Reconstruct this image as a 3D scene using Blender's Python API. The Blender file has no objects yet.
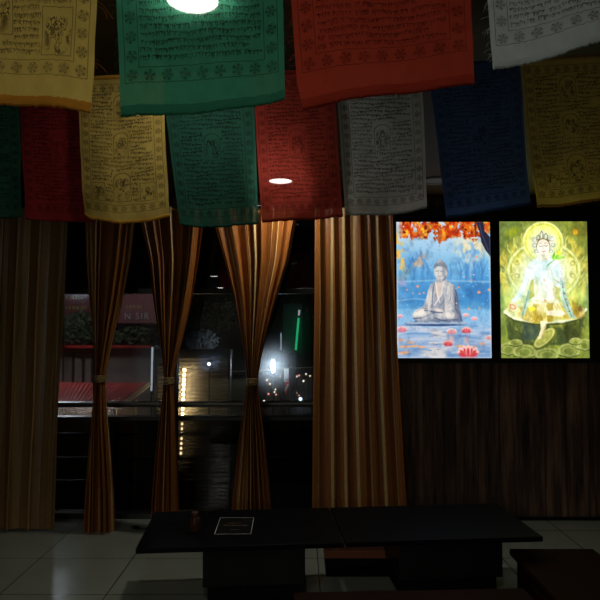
import bpy, bmesh, math, random
import numpy as np
from mathutils import Vector, Matrix

C = bpy.context.scene.collection
SC = bpy.context.scene
EYE, PITCH, FPX = 1.55, math.radians(2.48), 600.0

# ================================================================ camera, world, exposure, area lights
cam = bpy.data.objects.new('camera', bpy.data.cameras.new('camera'))
C.objects.link(cam); SC.camera = cam
cam.location = (0, 0, EYE); cam.rotation_euler = (math.pi / 2 + PITCH, 0, 0)
cam.data.sensor_width = 36; cam.data.lens = 36; cam.data.clip_start = .02; cam.data.clip_end = 300
world = bpy.data.worlds.new('night'); SC.world = world; world.use_nodes = True
world.node_tree.nodes['Background'].inputs[0].default_value = (.05, .07, .12, 1)
world.node_tree.nodes['Background'].inputs[1].default_value = .006
SC.view_settings.view_transform = 'Standard'; SC.view_settings.look = 'None'
SC.view_settings.exposure = 0.0; SC.view_settings.gamma = 1.0
try: SC.view_settings.use_curve_mapping = False
except Exception: pass
SC.cycles.use_denoising = True
SC.cycles.max_bounces = 10; SC.cycles.transparent_max_bounces = 24; SC.cycles.sample_clamp_indirect = 2.0
SC.cycles.caustics_reflective = False; SC.cycles.caustics_refractive = False

CEIL, WALL = 2.60, 4.87
# round ceiling downlights: x, y, watts; last one unseen, added for nearer flags
DOWNLIGHTS = [(-.345, 1.88, 1.2), (-.14, 4.28, 3.2), (-1.79, -2.6, 24.0), (-2.18, -6.4, 80.0), (-.12, .02, 5.6)]
UNLIT = (.97, 4.28)

def at(px, py, Y):
    """the point on the plane y = Y that the camera sees at photograph position (px, py)"""
    u, v = (px - 300) / FPX, (300 - py) / FPX
    d = Vector((u, math.cos(PITCH) - math.sin(PITCH) * v, math.sin(PITCH) + math.cos(PITCH) * v))
    return Vector((0, 0, EYE)) + d * (Y / d.y)
def xat(px, Y): return (px - 300) / FPX * Y
def zat(py, Y): return at(300, py, Y).z

# ================================================================ helpers
def tag(o, label=None, cat=None, group=None, kind=None):
    for k, v in (('label', label), ('category', cat), ('group', group), ('kind', kind)):
        if v: o[k] = v
    return o
def empty(name, loc, label, cat, group=None, rz=0):
    o = bpy.data.objects.new(name, None); C.objects.link(o); o.location = loc; o.rotation_euler = (0, 0, rz); o.empty_display_size = .1
    return tag(o, label, cat, group)
def link(name, me, mat=None, parent=None, smooth=False):
    o = bpy.data.objects.new(name, me); C.objects.link(o)
    if mat: me.materials.append(mat)
    if parent: o.parent = parent
    if smooth: me.polygons.foreach_set('use_smooth', [True] * len(me.polygons))
    return o
def obj(name, bm, mat, parent=None, smooth=False):
    me = bpy.data.meshes.new(name); bmesh.ops.recalc_face_normals(bm, faces=bm.faces); bm.to_mesh(me); bm.free()
    return link(name, me, mat, parent, smooth)
def box(bm, x0, x1, y0, y1, z0, z1, bev=0.0):
    r = bmesh.ops.create_cube(bm, size=1.0)
    for v in r['verts']:
        v.co = Vector((x0 + (v.co.x + .5) * (x1 - x0), y0 + (v.co.y + .5) * (y1 - y0), z0 + (v.co.z + .5) * (z1 - z0)))
    if bev > 0:
        es = list({e for v in r['verts'] for e in v.link_edges})
        bmesh.ops.bevel(bm, geom=es, offset=bev, segments=2, affect='EDGES', profile=.5)
    return bm
def B(*a, **k): return box(bmesh.new(), *a, **k)
def tube(bm, pts, r, n=8, closed=False):
    pts = [Vector(p) for p in pts]; rings = []; m = len(pts)
    rr = r if isinstance(r, (list, tuple)) else [r] * m
    for i, p in enumerate(pts):
        a = pts[(i - 1) % m] if closed or i > 0 else p; b = pts[(i + 1) % m] if closed or i < m - 1 else p
        t = (b - a).normalized(); s = t.cross(Vector((0, 0, 1)))
        if s.length < 1e-3: s = t.cross(Vector((1, 0, 0)))
        s.normalize(); q = t.cross(s)
        rings.append([bm.verts.new(p + (s * math.cos(2 * math.pi * k / n) + q * math.sin(2 * math.pi * k / n)) * rr[i]) for k in range(n)])
    for i in range(m if closed else m - 1):
        A, D = rings[i], rings[(i + 1) % m]
        for k in range(n): bm.faces.new((A[k], A[(k + 1) % n], D[(k + 1) % n], D[k]))
    if not closed: bm.faces.new(rings[0]); bm.faces.new(rings[-1])
    return bm
def lathe(bm, prof, cx=0, cy=0, cz=0, n=32):
    rings = []
    for r, z in prof:
        if r < 1e-5: rings.append([bm.verts.new((cx, cy, cz + z))])
        else: rings.append([bm.verts.new((cx + r * math.cos(2 * math.pi * k / n), cy + r * math.sin(2 * math.pi * k / n), cz + z)) for k in range(n)])
    for A, D in zip(rings[:-1], rings[1:]):
        for k in range(n):
            a, b = A[k % len(A)], A[(k + 1) % len(A)]; c, d = D[(k + 1) % len(D)], D[k % len(D)]
            f = [v for i, v in enumerate((a, b, c, d)) if v not in (a, b, c, d)[:i]]
            if len(f) > 2: bm.faces.new(f)
    return bm
def grid(name, P, mat, parent=None, color=None, smooth=True, flip=False):
    """P: (h, w, 3) array of points -> one sheet mesh with a 0..1 UV map and, if given, a colour per point"""
    h, w = P.shape[:2]; me = bpy.data.meshes.new(name)
    idx = np.arange(h * w).reshape(h, w)
    q = np.stack([idx[:-1, :-1], idx[1:, :-1], idx[1:, 1:], idx[:-1, 1:]], -1).reshape(-1, 4)
    if flip: q = q[:, ::-1]
    me.vertices.add(h * w); me.vertices.foreach_set('co', P.astype(np.float32).ravel())
    n = len(q); me.loops.add(n * 4); me.loops.foreach_set('vertex_index', q.astype(np.int32).ravel())
    me.polygons.add(n); me.polygons.foreach_set('loop_start', np.arange(0, n * 4, 4, dtype=np.int32))
    me.update(calc_edges=True); me.validate()
    uv = me.uv_layers.new(name='UVMap'); V, U = np.meshgrid(np.linspace(1, 0, h), np.linspace(0, 1, w), indexing='ij')
    li = np.empty(len(me.loops), np.int32); me.loops.foreach_get('vertex_index', li)
    uv.data.foreach_set('uv', np.stack([U.ravel()[li], V.ravel()[li]], -1).astype(np.float32).ravel())
    if color is not None:
        at_ = me.color_attributes.new('print', 'FLOAT_COLOR', 'POINT')
        c = np.ones((h * w, 4), np.float32); c[:, :3] = color.reshape(-1, 3); at_.data.foreach_set('color', c.ravel())
    return link(name, me, mat, parent, smooth)
def s2l(c):
    c = np.clip(np.asarray(c, float) / 255, 0, 1)
    return np.where(c <= .04045, c / 12.92, ((c + .055) / 1.055) ** 2.4)

# ---------------------------------------------------------------- materials
class N:
    def __init__(s, name):
        s.m = bpy.data.materials.new(name); s.m.use_nodes = True; s.t = s.m.node_tree; s.t.nodes.clear()
        s.out = s.t.nodes.new('ShaderNodeOutputMaterial')
    def n(s, ty, **k):
        x = s.t.nodes.new('ShaderNode' + ty)
        for a, v in k.items(): setattr(x, a, v)
        return x
    def l(s, a, b): s.t.links.new(a, b)
    def math(s, op, a, b=None, clamp=False):
        x = s.n('Math', operation=op); x.use_clamp = clamp
        for i, v in enumerate((a, b)):
            if v is None: continue
            if isinstance(v, (int, float)): x.inputs[i].default_value = v
            else: s.l(v, x.inputs[i])
        return x.outputs[0]
    def mix(s, f, a, b):
        x = s.n('Mix', data_type='RGBA')
        for i, v in ((0, f), (6, a), (7, b)):
            if isinstance(v, (int, float)): x.inputs[i].default_value = v
            elif isinstance(v, (tuple, list)): x.inputs[i].default_value = (*v[:3], 1)
            else: s.l(v, x.inputs[i])
        return x.outputs[2]
    def noise(s, scale, detail=3, vec=None, rough=.5):
        x = s.n('TexNoise'); x.inputs['Scale'].default_value = scale; x.inputs['Detail'].default_value = detail; x.inputs['Roughness'].default_value = rough
        if vec is not None: s.l(vec, x.inputs['Vector'])
        return x.outputs[0]
    def coord(s, which='Object', scale=None):
        c = s.n('TexCoord').outputs[which]
        if scale:
            m = s.n('Mapping'); m.inputs['Scale'].default_value = scale; s.l(c, m.inputs[0]); return m.outputs[0]
        return c
    def bump(s, h, strength=.3, dist=.01):
        b = s.n('Bump'); b.inputs['Strength'].default_value = strength; b.inputs['Distance'].default_value = dist; s.l(h, b.inputs['Height']); return b.outputs[0]
    def bsdf(s, col, rough=.5, spec=.5, metal=0., normal=None, coat=0.):
        p = s.n('BsdfPrincipled')
        for k, v in (('Base Color', col), ('Roughness', rough), ('Specular IOR Level', spec), ('Metallic', metal), ('Coat Weight', coat)):
            if isinstance(v, (int, float)): p.inputs[k].default_value = v
            elif isinstance(v, (tuple, list)): p.inputs[k].default_value = (*v[:3], 1)
            else: s.l(v, p.inputs[k])
        if normal is not None: s.l(normal, p.inputs['Normal'])
        return p.outputs[0]
    def done(s, sh): s.l(sh, s.out.inputs[0]); return s.m

def plain(name, col, rough=.5, spec=.5, metal=0., vary=.15, scale=14, coat=0.):
    k = N(name); f = k.noise(scale, 4, k.coord())
    c = k.mix(f, tuple(x * (1 - vary) for x in col), tuple(min(1, x * (1 + vary)) for x in col))
    return k.done(k.bsdf(c, rough, spec, metal, coat=coat))
def glowing(name, col, strength):
    k = N(name); e = k.n('Emission'); e.inputs[0].default_value = (*col, 1); e.inputs[1].default_value = strength
    return k.done(e.outputs[0])
def picture_mat(name, gain=1.0):
    k = N(name); a = k.n('Attribute', attribute_name='print'); e = k.n('Emission'); k.l(a.outputs['Color'], e.inputs[0]); e.inputs[1].default_value = gain
    g = k.n('BsdfGlossy'); g.inputs['Roughness'].default_value = .25; g.inputs['Color'].default_value = (.04, .04, .04, 1)
    s = k.n('AddShader'); k.l(e.outputs[0], s.inputs[0]); k.l(g.outputs[0], s.inputs[1])
    return k.done(s.outputs[0])

def cloth_mat(name, col, ink=(.012, .014, .012), trans=.40, thin=.045, ink_a=.95):
    """thin woven cotton: diffuse and translucent, a little light comes straight through the weave"""
    k = N(name); uv = k.coord('UV')
    a = k.n('Attribute', attribute_name='print'); ink_f = k.math('MULTIPLY', a.outputs['Fac'], ink_a)
    w1 = k.n('TexWave', bands_direction='X'); w1.inputs['Scale'].default_value = 42; w1.inputs['Distortion'].default_value = 1.2; k.l(uv, w1.inputs['Vector'])
    w2 = k.n('TexWave', bands_direction='Y'); w2.inputs['Scale'].default_value = 56; w2.inputs['Distortion'].default_value = 1.2; k.l(uv, w2.inputs['Vector'])
    wv = k.math('MULTIPLY', k.math('ADD', w1.outputs['Fac'], w2.outputs['Fac']), .5)
    sl = k.noise(9, 4, uv, .6)
    c = k.mix(sl, tuple(x * .72 for x in col), tuple(min(1, x * 1.25) for x in col))
    c = k.mix(k.math('MULTIPLY', wv, .25), c, tuple(x * .55 for x in col))
    c = k.mix(ink_f, c, ink)
    d = k.n('BsdfDiffuse'); k.l(c, d.inputs[0]); t = k.n('BsdfTranslucent'); k.l(c, t.inputs[0])
    nb = k.bump(k.math('ADD', k.noise(30, 3, uv), k.math('MULTIPLY', wv, .25)), .35, .004); k.l(nb, d.inputs['Normal'])
    m1 = k.n('MixShader'); m1.inputs[0].default_value = trans; k.l(d.outputs[0], m1.inputs[1]); k.l(t.outputs[0], m1.inputs[2])
    r = k.n('BsdfRefraction'); r.inputs['IOR'].default_value = 1.25; r.inputs['Roughness'].default_value = .66; k.l(c, r.inputs[0])
    m2 = k.n('MixShader'); m2.inputs[0].default_value = .24; k.l(m1.outputs[0], m2.inputs[1]); k.l(r.outputs[0], m2.inputs[2])
    p = k.n('BsdfTransparent'); p.inputs[0].default_value = (1, 1, 1, 1)
    m3 = k.n('MixShader'); m3.inputs[0].default_value = thin; k.l(m2.outputs[0], m3.inputs[1]); k.l(p.outputs[0], m3.inputs[2])
    return k.done(m3.outputs[0])

def satin_mat(name, base, gold, stripes, wide=.13):
    """brown satin with narrow woven gold stripes running down the cloth"""
    k = N(name); uv = k.coord('UV'); sp = k.n('SeparateXYZ'); k.l(uv, sp.inputs[0])
    wob = k.math('MULTIPLY', k.math('SUBTRACT', k.noise(300, 2, uv), .5), .05)
    f = k.math('FRACT', k.math('ADD', k.math('MULTIPLY', sp.outputs[0], stripes), wob))
    st = k.math('MULTIPLY', k.math('GREATER_THAN', f, .45), k.math('LESS_THAN', f, .45 + wide))
    f2 = k.math('FRACT', k.math('MULTIPLY', sp.outputs[0], stripes * 1.0))
    st2 = k.math('MULTIPLY', k.math('GREATER_THAN', f2, .84), k.math('LESS_THAN', f2, .92))
    nz = k.noise(60, 4, uv)
    b = k.mix(nz, tuple(x * .8 for x in base), tuple(x * 1.25 for x in base))
    b = k.mix(k.math('MULTIPLY', st2, .55), b, tuple(x * .35 for x in base))
    c = k.mix(st, b, k.mix(nz, tuple(x * .75 for x in gold), tuple(x * 1.2 for x in gold)))
    ro = k.math('SUBTRACT', .38, k.math('MULTIPLY', st, .06))
    m = N.n(k, 'Mapping'); m.inputs['Scale'].default_value = (400, 6, 1); k.l(uv, m.inputs[0])
    nb = k.bump(k.noise(1.0, 2, m.outputs[0]), .12, .002)
    return k.done(k.bsdf(c, ro, .7, 0, nb))

def wood_wall_mat():
    k = N('dark_wood_panelling'); ob = k.coord()
    sp = k.n('SeparateXYZ'); k.l(ob, sp.inputs[0])
    pl = k.math('FLOOR', k.math('MULTIPLY', sp.outputs[0], 5.6))
    wn = k.n('TexWhiteNoise', noise_dimensions='1D'); k.l(pl, wn.inputs['W'])
    cb = k.n('CombineXYZ'); k.l(k.math('MULTIPLY', sp.outputs[0], 20), cb.inputs[0]); k.l(k.math('MULTIPLY', wn.outputs[0], 9), cb.inputs[1]); k.l(k.math('MULTIPLY', sp.outputs[2], 1.3), cb.inputs[2])
    g = k.noise(1.0, 6, cb.outputs[0], .65)
    cr = k.n('ValToRGB'); cr.color_ramp.elements[0].position = .36; cr.color_ramp.elements[0].color = (.03, .02, .016, 1)
    cr.color_ramp.elements[1].position = .70; cr.color_ramp.elements[1].color = (.42, .24, .15, 1)
    e = cr.color_ramp.elements.new(.5); e.color = (.16, .085, .055, 1); k.l(g, cr.inputs[0])
    vo = k.n('TexVoronoi'); vo.inputs['Scale'].default_value = 1.0; c2 = k.n('CombineXYZ')
    k.l(k.math('MULTIPLY', sp.outputs[0], 5.6), c2.inputs[0]); k.l(k.math('MULTIPLY', sp.outputs[2], 1.7), c2.inputs[2]); k.l(wn.outputs[0], c2.inputs[1]); k.l(c2.outputs[0], vo.inputs['Vector'])
    kn = k.math('LESS_THAN', vo.outputs['Distance'], .09)
    c = k.mix(k.math('MULTIPLY', kn, .6), cr.outputs[0], (.22, .12, .06))
    c = k.mix(k.math('MULTIPLY', wn.outputs[0], .45), c, (.012, .011, .012))
    fr = k.math('FRACT', k.math('MULTIPLY', sp.outputs[0], 5.6)); c = k.mix(k.math('LESS_THAN', fr, .025), c, (.004, .003, .003))
    return k.done(k.bsdf(c, .36, .5, 0, k.bump(g, .25, .004)))

def tile_floor_mat():
    k = N('pale_glazed_floor_tiles'); ob = k.coord(); sp = k.n('SeparateXYZ'); k.l(ob, sp.inputs[0])
    def seam(o, size, off, w):
        f = k.math('FRACT', k.math('DIVIDE', k.math('SUBTRACT', o, off), size)); return k.math('LESS_THAN', f, w / size)
    s = k.math('MAXIMUM', seam(sp.outputs[0], .618, -1.121 - 6.18, .006), seam(sp.outputs[1], .545, 4.077 - 10.9, .006))
    n = k.noise(3.5, 6, ob, .6); c = k.mix(n, (.32, .36, .29), (.46, .50, .41)); c = k.mix(s, c, (.05, .05, .045))
    return k.done(k.bsdf(c, k.math('ADD', .12, k.math('MULTIPLY', k.noise(7, 4, ob), .14)), .5))

def glass_mat(name, clear=.9, tint=(1, 1, 1), smear=.10, refl=.9):
    """thin window glass: mirror by Fresnel, the rest goes straight through, a little scattered by dust and wiping marks"""
    k = N(name); tr = k.n('BsdfTransparent'); tr.inputs[0].default_value = tuple(x * clear for x in tint) + (1,)
    ob = k.coord('Object'); sc = k.n('Mapping'); sc.inputs['Rotation'].default_value = (0, .7, 0); sc.inputs['Scale'].default_value = (3, 1, 40); k.l(ob, sc.inputs[0])
    r = k.n('BsdfRefraction'); r.inputs['IOR'].default_value = 1.12; r.inputs['Roughness'].default_value = .5; r.inputs[0].default_value = (.8, .85, .9, 1)
    m1 = k.n('MixShader'); k.l(k.math('MULTIPLY', k.math('ADD', k.math('MULTIPLY', k.noise(1, 4, sc.outputs[0]), .7), .65), smear), m1.inputs[0]); k.l(tr.outputs[0], m1.inputs[1]); k.l(r.outputs[0], m1.inputs[2])
    g = k.n('BsdfGlossy'); g.inputs['Roughness'].default_value = .0; fr = k.n('Fresnel'); fr.inputs[0].default_value = 1.45
    m2 = k.n('MixShader'); k.l(k.math('MULTIPLY', fr.outputs[0], refl), m2.inputs[0]); k.l(m1.outputs[0], m2.inputs[1]); k.l(g.outputs[0], m2.inputs[2])
    return k.done(m2.outputs[0])

M = dict(
    plaster=plain('dark_plaster', (.05, .042, .03), .8), ceiling=plain('olive_brown_ceiling', (.065, .046, .013), .65, .12, scale=3),
    wood=wood_wall_mat(), tiles=tile_floor_mat(), black=plain('black_lacquer', (.006, .006, .008), .35), blackmatt=plain('black_matt', (.006, .006, .007), .7, .15),
    alu=plain('black_window_metal', (.012, .012, .013), .35), railmetal=plain('grey_metal', (.18, .18, .17), .3, metal=.8), table=plain('black_table_laminate', (.0032, .0036, .005), .5, .08),
    bench=plain('dark_red_brown_wood', (.028, .010, .005), .65, .05), brownwood=plain('brown_wood', (.16, .05, .022), .45), glass=glass_mat('window_glass', .9, smear=.14),
    darkglass=glass_mat('dark_tinted_glass', .20, smear=.02, refl=.25), blackglass=plain('black_transom_glass', (.003, .003, .004), .012, .6, vary=0), white=plain('white_enamel', (.7, .7, .68), .4),
    lamp=glowing('lamp_diffuser', (1, .95, .86), 30), cord=plain('cord_fibre', (.22, .18, .10), .8), strap=plain('gold_tieback', (.30, .19, .07), .5),
    red=plain('red_painted_sheet', (.15, .015, .012), .6), redtile=plain('red_roof_sheet', (.42, .03, .022), .5), grey=plain('grey_render', (.28, .25, .245), .8, scale=5), pale=plain('pale_timber', (.5, .45, .34), .6),
    leaf=plain('dark_leaves', (.035, .05, .02), .6, vary=.5, scale=40), earth=plain('night_asphalt', (.05, .05, .055), .6), letters=plain('grey_letters', (.35, .36, .38), .6), gold=plain('ochre_letters', (.30, .22, .06), .6),
    shutter=plain('corrugated_shutter', (.20, .165, .11), .7, .1), green=plain('green_sheet', (.02, .10, .07), .5),
)
# ---------------------------------------------------------------- picture painting (numpy)
def fbm(h, w, seed, base=4, octaves=4, sx=1.0, sy=1.0):
    r = np.random.RandomState(seed); out = np.zeros((h, w)); amp = 1.0; tot = 0
    for o in range(octaves):
        nx = max(2, int(base * sx * 2 ** o)); ny = max(2, int(base * sy * 2 ** o))
        g = r.rand(ny + 2, nx + 2)
        ys = np.linspace(0, ny, h); xs = np.linspace(0, nx, w)
        y0 = np.minimum(ys.astype(int), ny); x0 = np.minimum(xs.astype(int), nx)
        fy = (ys - y0)[:, None]; fx = (xs - x0)[None, :]
        fy = fy * fy * (3 - 2 * fy); fx = fx * fx * (3 - 2 * fx)
        a = g[y0][:, x0]; b = g[y0][:, x0 + 1]; c = g[y0 + 1][:, x0]; d = g[y0 + 1][:, x0 + 1]
        out += amp * ((a * (1 - fx) + b * fx) * (1 - fy) + (c * (1 - fx) + d * fx) * fy)
        tot += amp; amp *= .55
    return out / tot

class Canvas:
    """sRGB 0..255 float picture; coordinates are those of a sketch from (x0,y0) to (x1,y1)"""
    def __init__(s, x0, y0, x1, y1, w, h):
        s.w, s.h = w, h
        s.X, s.Y = np.meshgrid(np.linspace(x0, x1, w), np.linspace(y0, y1, h))
        s.c = np.zeros((h, w, 3))
    def put(s, m, col, a=1.0):
        m = np.clip(m, 0, 1)[..., None] * a
        s.c = s.c * (1 - m) + np.array(col, float) * m
    def ell(s, cx, cy, rx, ry, ang=0, soft=.15):
        c, n = math.cos(ang), math.sin(ang)
        dx, dy = s.X - cx, s.Y - cy
        u = (dx * c + dy * n) / rx; v = (-dx * n + dy * c) / ry
        return np.clip((1 - np.sqrt(u * u + v * v)) / soft + .5, 0, 1)
    def ring(s, cx, cy, rx, ry, t, ang=0):
        c, n = math.cos(ang), math.sin(ang)
        dx, dy = s.X - cx, s.Y - cy
        u = (dx * c + dy * n) / rx; v = (-dx * n + dy * c) / ry
        d = np.abs(np.sqrt(u * u + v * v) - 1) * min(rx, ry)
        return np.clip(1.5 - d / t, 0, 1)
    def glow(s, cx, cy, rx, ry):
        return np.exp(-((s.X - cx) / rx) ** 2 - ((s.Y - cy) / ry) ** 2)
    def poly(s, pts, soft=2.0):
        X, Y = s.X, s.Y; ins = np.zeros(X.shape, bool); dist = np.full(X.shape, 1e9)
        n = len(pts)
        for i in range(n):
            (ax, ay), (bx, by) = pts[i], pts[(i + 1) % n]
            cond = (ay > Y) != (by > Y)
            xi = ax + (Y - ay) * (bx - ax) / ((by - ay) if by != ay else 1e-9)
            ins ^= cond & (X < xi)
            dx, dy = bx - ax, by - ay
            t = np.clip(((X - ax) * dx + (Y - ay) * dy) / (dx * dx + dy * dy + 1e-9), 0, 1)
            dist = np.minimum(dist, np.hypot(X - ax - t * dx, Y - ay - t * dy))
        return np.clip(np.where(ins, dist, -dist) / soft + .5, 0, 1)
    def line(s, pts, t):
        d = np.full(s.X.shape, 1e9)
        for (ax, ay), (bx, by) in zip(pts[:-1], pts[1:]):
            dx, dy = bx - ax, by - ay
            q = np.clip(((s.X - ax) * dx + (s.Y - ay) * dy) / (dx * dx + dy * dy + 1e-9), 0, 1)
            d = np.minimum(d, np.hypot(s.X - ax - q * dx, s.Y - ay - q * dy))
        return np.clip(1.2 - d / t, 0, 1)
    def noise(s, seed, base=4, octaves=4, sx=1., sy=1.):
        return fbm(s.h, s.w, seed, base, octaves, sx, sy)

def lotus(C, cx, cy, r, deep, pale, seed=0):
    for ang, l in ((-1.25, .95), (1.25, .95), (-.85, 1.), (.85, 1.), (-.4, .95), (.4, .95), (0, .9)):
        px, py = cx + math.sin(ang) * r * .55 * l, cy - math.cos(ang) * r * .38 * l
        C.put(C.ell(px, py, r * .22, r * .52, ang, .3), pale)
        C.put(C.ell(px + math.sin(ang) * 1, py + r * .12, r * .15, r * .36, ang, .5), deep, .85)
    C.put(C.ell(cx, cy + r * .18, r * .8, r * .16, 0, .5), deep, .6)

def picture_lake():
    C = Canvas(25, 28, 408, 571, 192, 272); X, Y = C.X, C.Y
    g = np.interp(Y[:, 0], [28, 120, 200, 290, 345, 372, 380, 440, 500, 571], range(10))
    cols = np.array([(196, 226, 246), (128, 192, 234), (108, 182, 232), (74, 152, 214), (70, 146, 208), (96, 166, 216), (132, 192, 232), (150, 194, 232), (150, 180, 214), (128, 164, 204)], float)
    i0 = np.minimum(g.astype(int), 8); f = (g - i0)[:, None]
    C.c[:] = (cols[i0] * (1 - f) + cols[i0 + 1] * f)[:, None, :]
    n = C.noise(3, 5, 5); C.put((n - .45) * 3 * (Y < 370), (150, 208, 240), .55)
    C.put((C.noise(8, 6, 4) - .5) * 4 * (Y < 365) * (Y > 110), (58, 128, 192), .6)
    C.put(C.glow(300, 60, 90, 60), (225, 238, 248), .6); C.put(C.glow(40, 40, 60, 60), (235, 242, 250), .8)
    C.put(C.glow(190, 120, 210, 62), (212, 231, 245), .5)
    for x, y0, y1, t in ((95, 170, 262, 5), (128, 150, 270, 7), (150, 190, 262, 4), (62, 180, 262, 4), (285, 190, 268, 5), (308, 170, 268, 6), (340, 180, 265, 4), (372, 190, 262, 5), (245, 200, 262, 3)):
        C.put(C.line([(x, y1), (x + 4, (y0 + y1) / 2), (x - 3, y0)], t), (52, 112, 178), .5)
        C.put(C.line([(x + 2, (y0 + y1) / 2 + 12), (x + 26, y0 - 6)], t * .5), (60, 120, 184), .45)
        C.put(C.line([(x, (y0 + y1) / 2 + 16), (x - 22, y0)], t * .5), (60, 120, 184), .45)
    C.put(C.line([(330, 200), (326, 235), (328, 268)], 7), (205, 228, 245), .5)
    # banks and far shore
    C.put((C.noise(12, 9, 3, 1, 2) - .42) * 5 * C.glow(330, 305, 130, 38), (64, 120, 180), .6)
    C.put((C.noise(13, 9, 3, 1, 2) - .42) * 5 * C.glow(70, 310, 80, 36), (88, 150, 205), .7)
    C.put(C.line([(25, 268), (180, 262), (408, 268)], 5), (175, 215, 238), .5)
    C.put(C.line([(25, 345), (100, 335), (180, 345)], 4), (190, 222, 242), .45)
    # pale and golden foliage
    f1 = C.noise(21, 16, 3)
    C.put((f1 - .48) * 8 * C.glow(335, 135, 62, 45), (250, 236, 190), .9)
    C.put((C.noise(24, 14, 3) - .5) * 8 * C.glow(300, 165, 40, 30), (225, 235, 225), .7)
    C.put((f1 - .45) * 8 * C.glow(38, 150, 32, 75), (252, 196, 84), .95)
    C.put((f1 - .5) * 8 * C.glow(105, 180, 40, 22), (244, 190, 140), .8)
    C.put((f1 - .5) * 8 * C.glow(40, 290, 26, 30), (190, 170, 215), .6)
    # orange canopy
    edge = np.interp(X[0], [25, 40, 60, 110, 150, 170, 185, 200, 225, 260, 300, 340, 365, 408], [60, 96, 104, 92, 96, 76, 108, 124, 100, 88, 92, 104, 96, 70])[None, :]
    f2 = C.noise(31, 30, 3); f3 = C.noise(33, 26, 3)
    can = np.clip((edge - Y) / 14 + .5, 0, 1) * np.clip((X - 32) / 24, 0, 1)
    m = can * np.clip((f2 - .36 - .22 * np.clip((Y - edge + 34) / 34, 0, 1) + .12) * 14, 0, 1)
    C.put(m, (232, 110, 30)); C.put(m * np.clip((f3 - .5) * 10, 0, 1), (196, 52, 18)); C.put(m * np.clip((f3 - .36) * -12, 0, 1), (255, 196, 60))
    C.put(m * np.clip((C.noise(36, 26, 2) - .62) * 12, 0, 1), (120, 34, 16)); C.put(m * C.glow(200, 100, 30, 34), (252, 150, 40), .6)
    C.put(C.poly([(352, 28), (382, 28), (388, 66), (408, 88), (408, 166), (388, 140), (372, 108), (366, 70)]), (38, 40, 60))
    C.put(C.line([(366, 36), (376, 80), (400, 140)], 3), (84, 90, 120), .6)
    C.put(m * (X > 385) * np.clip((f3 - .45) * 9, 0, 1), (226, 84, 26))
    # reflection of the statue, ripples
    rip = C.noise(41, 5, 4, 1.0, 9.0)
    C.put(np.clip((rip - .5) * 6, 0, 1) * (Y > 440), (216, 214, 226), .6); C.put(np.clip((.45 - rip) * 7, 0, 1) * (Y > 440), (92, 130, 182), .55)
    C.put(np.clip((C.noise(42, 5, 4, 1.4, 9.0) - .4) * 5, 0, 1) * np.clip((Y - 436) / 6, 0, 1) * np.clip(1 - np.abs(X - 180) / 78, 0, 1) * 1.7, (224, 218, 214), .9)
    C.put(np.clip((C.noise(44, 6, 3, 1, 8) - .5) * 8, 0, 1) * C.glow(180, 500, 20, 60), (120, 130, 160), .7)
    for cx, cy, rx in ((55, 526, 26), (95, 524, 22), (60, 548, 18), (45, 552, 20), (320, 527, 30), (280, 524, 18), (125, 528, 14), (80, 510, 14), (370, 515, 14), (40, 500, 16)):
        C.put(C.ell(cx, cy, rx, 4.5, 0, .6), (246, 178, 128), .85)
    # seat and statue
    C.put(C.ell(182, 434, 120, 11, 0, .2), (66, 96, 140))
    for k in range(16):
        C.put(C.ell(72 + k * 15, 431 + (k % 3) * 2, 10, 6.5, 0, .4), (176, 192, 212), .9)
    C.put(C.ell(182, 440, 118, 4, 0, .6), (44, 74, 122), .8)
    stone, lit, shade = (168, 172, 182), (250, 240, 228), (70, 82, 114)
    body = [(188, 250), (222, 248), (236, 268), (262, 284), (273, 318), (279, 368), (286, 392), (292, 426), (100, 426), (88, 402), (100, 384), (132, 366), (146, 330), (153, 300), (164, 276), (182, 266)]
    C.put(C.poly(body, 3), stone)
    C.put(C.poly([(240, 276), (263, 286), (275, 330), (282, 390), (262, 376), (250, 330)], 6), (150, 156, 174), .85)
    C.put(C.poly([(184, 272), (216, 268), (206, 312), (194, 340), (184, 312)], 5), (226, 206, 190), .95)
    C.put(C.line([(184, 268), (190, 320), (200, 352)], 3), lit, .9); C.put(C.line([(218, 266), (206, 320), (178, 362)], 3), lit, .9)
    for a, b, c in (((168, 282), (158, 320), (150, 366)), ((176, 284), (170, 330), (168, 366)), ((230, 280), (226, 330), (206, 362)), ((244, 290), (246, 330), (232, 362)), ((256, 300), (264, 340), (262, 376))):
        C.put(C.line([a, b, c], 2.2), shade, .75)
        C.put(C.line([(a[0] + 5, a[1]), (b[0] + 5, b[1]), (c[0] + 5, c[1])], 2), lit, .6)
    C.put(C.ell(124, 398, 37, 24, -.25, .2), (206, 206, 208)); C.put(C.ell(120, 393, 24, 13, -.25, .7), lit, .9); C.put(C.line([(92, 414), (130, 412), (176, 392)], 3), shade, .8)
    C.put(C.ell(228, 405, 46, 20, .05, .2), (206, 204, 204)); C.put(C.ell(236, 400, 30, 10, 0, .7), (246, 236, 224), .9); C.put(C.line([(180, 412), (210, 422), (270, 418)], 2.5), shade, .8)
    C.put(C.line([(140, 372), (180, 378), (214, 384), (262, 372)], 6), (214, 208, 204), .9); C.put(C.line([(138, 382), (180, 388), (210, 392)], 3), shade, .85)
    C.put(C.ell(186, 381, 22, 6, .1, .4), (238, 224, 212)); C.put(C.line([(262, 372), (282, 400), (288, 424)], 4), shade, .6)
    C.put(C.line([(150, 376), (128, 372), (104, 388)], 2.5), shade, .6)
    C.put(C.poly([(192, 236), (222, 236), (224, 262), (206, 272), (192, 262)], 3), (176, 172, 176))
    C.put(C.ell(203, 222, 25, 36, 0, .12), (204, 198, 196)); C.put(C.ell(194, 228, 15, 26, 0, .6), (240, 228, 214), .8); C.put(C.ell(220, 228, 9, 26, 0, .6), (138, 142, 160), .7)
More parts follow.
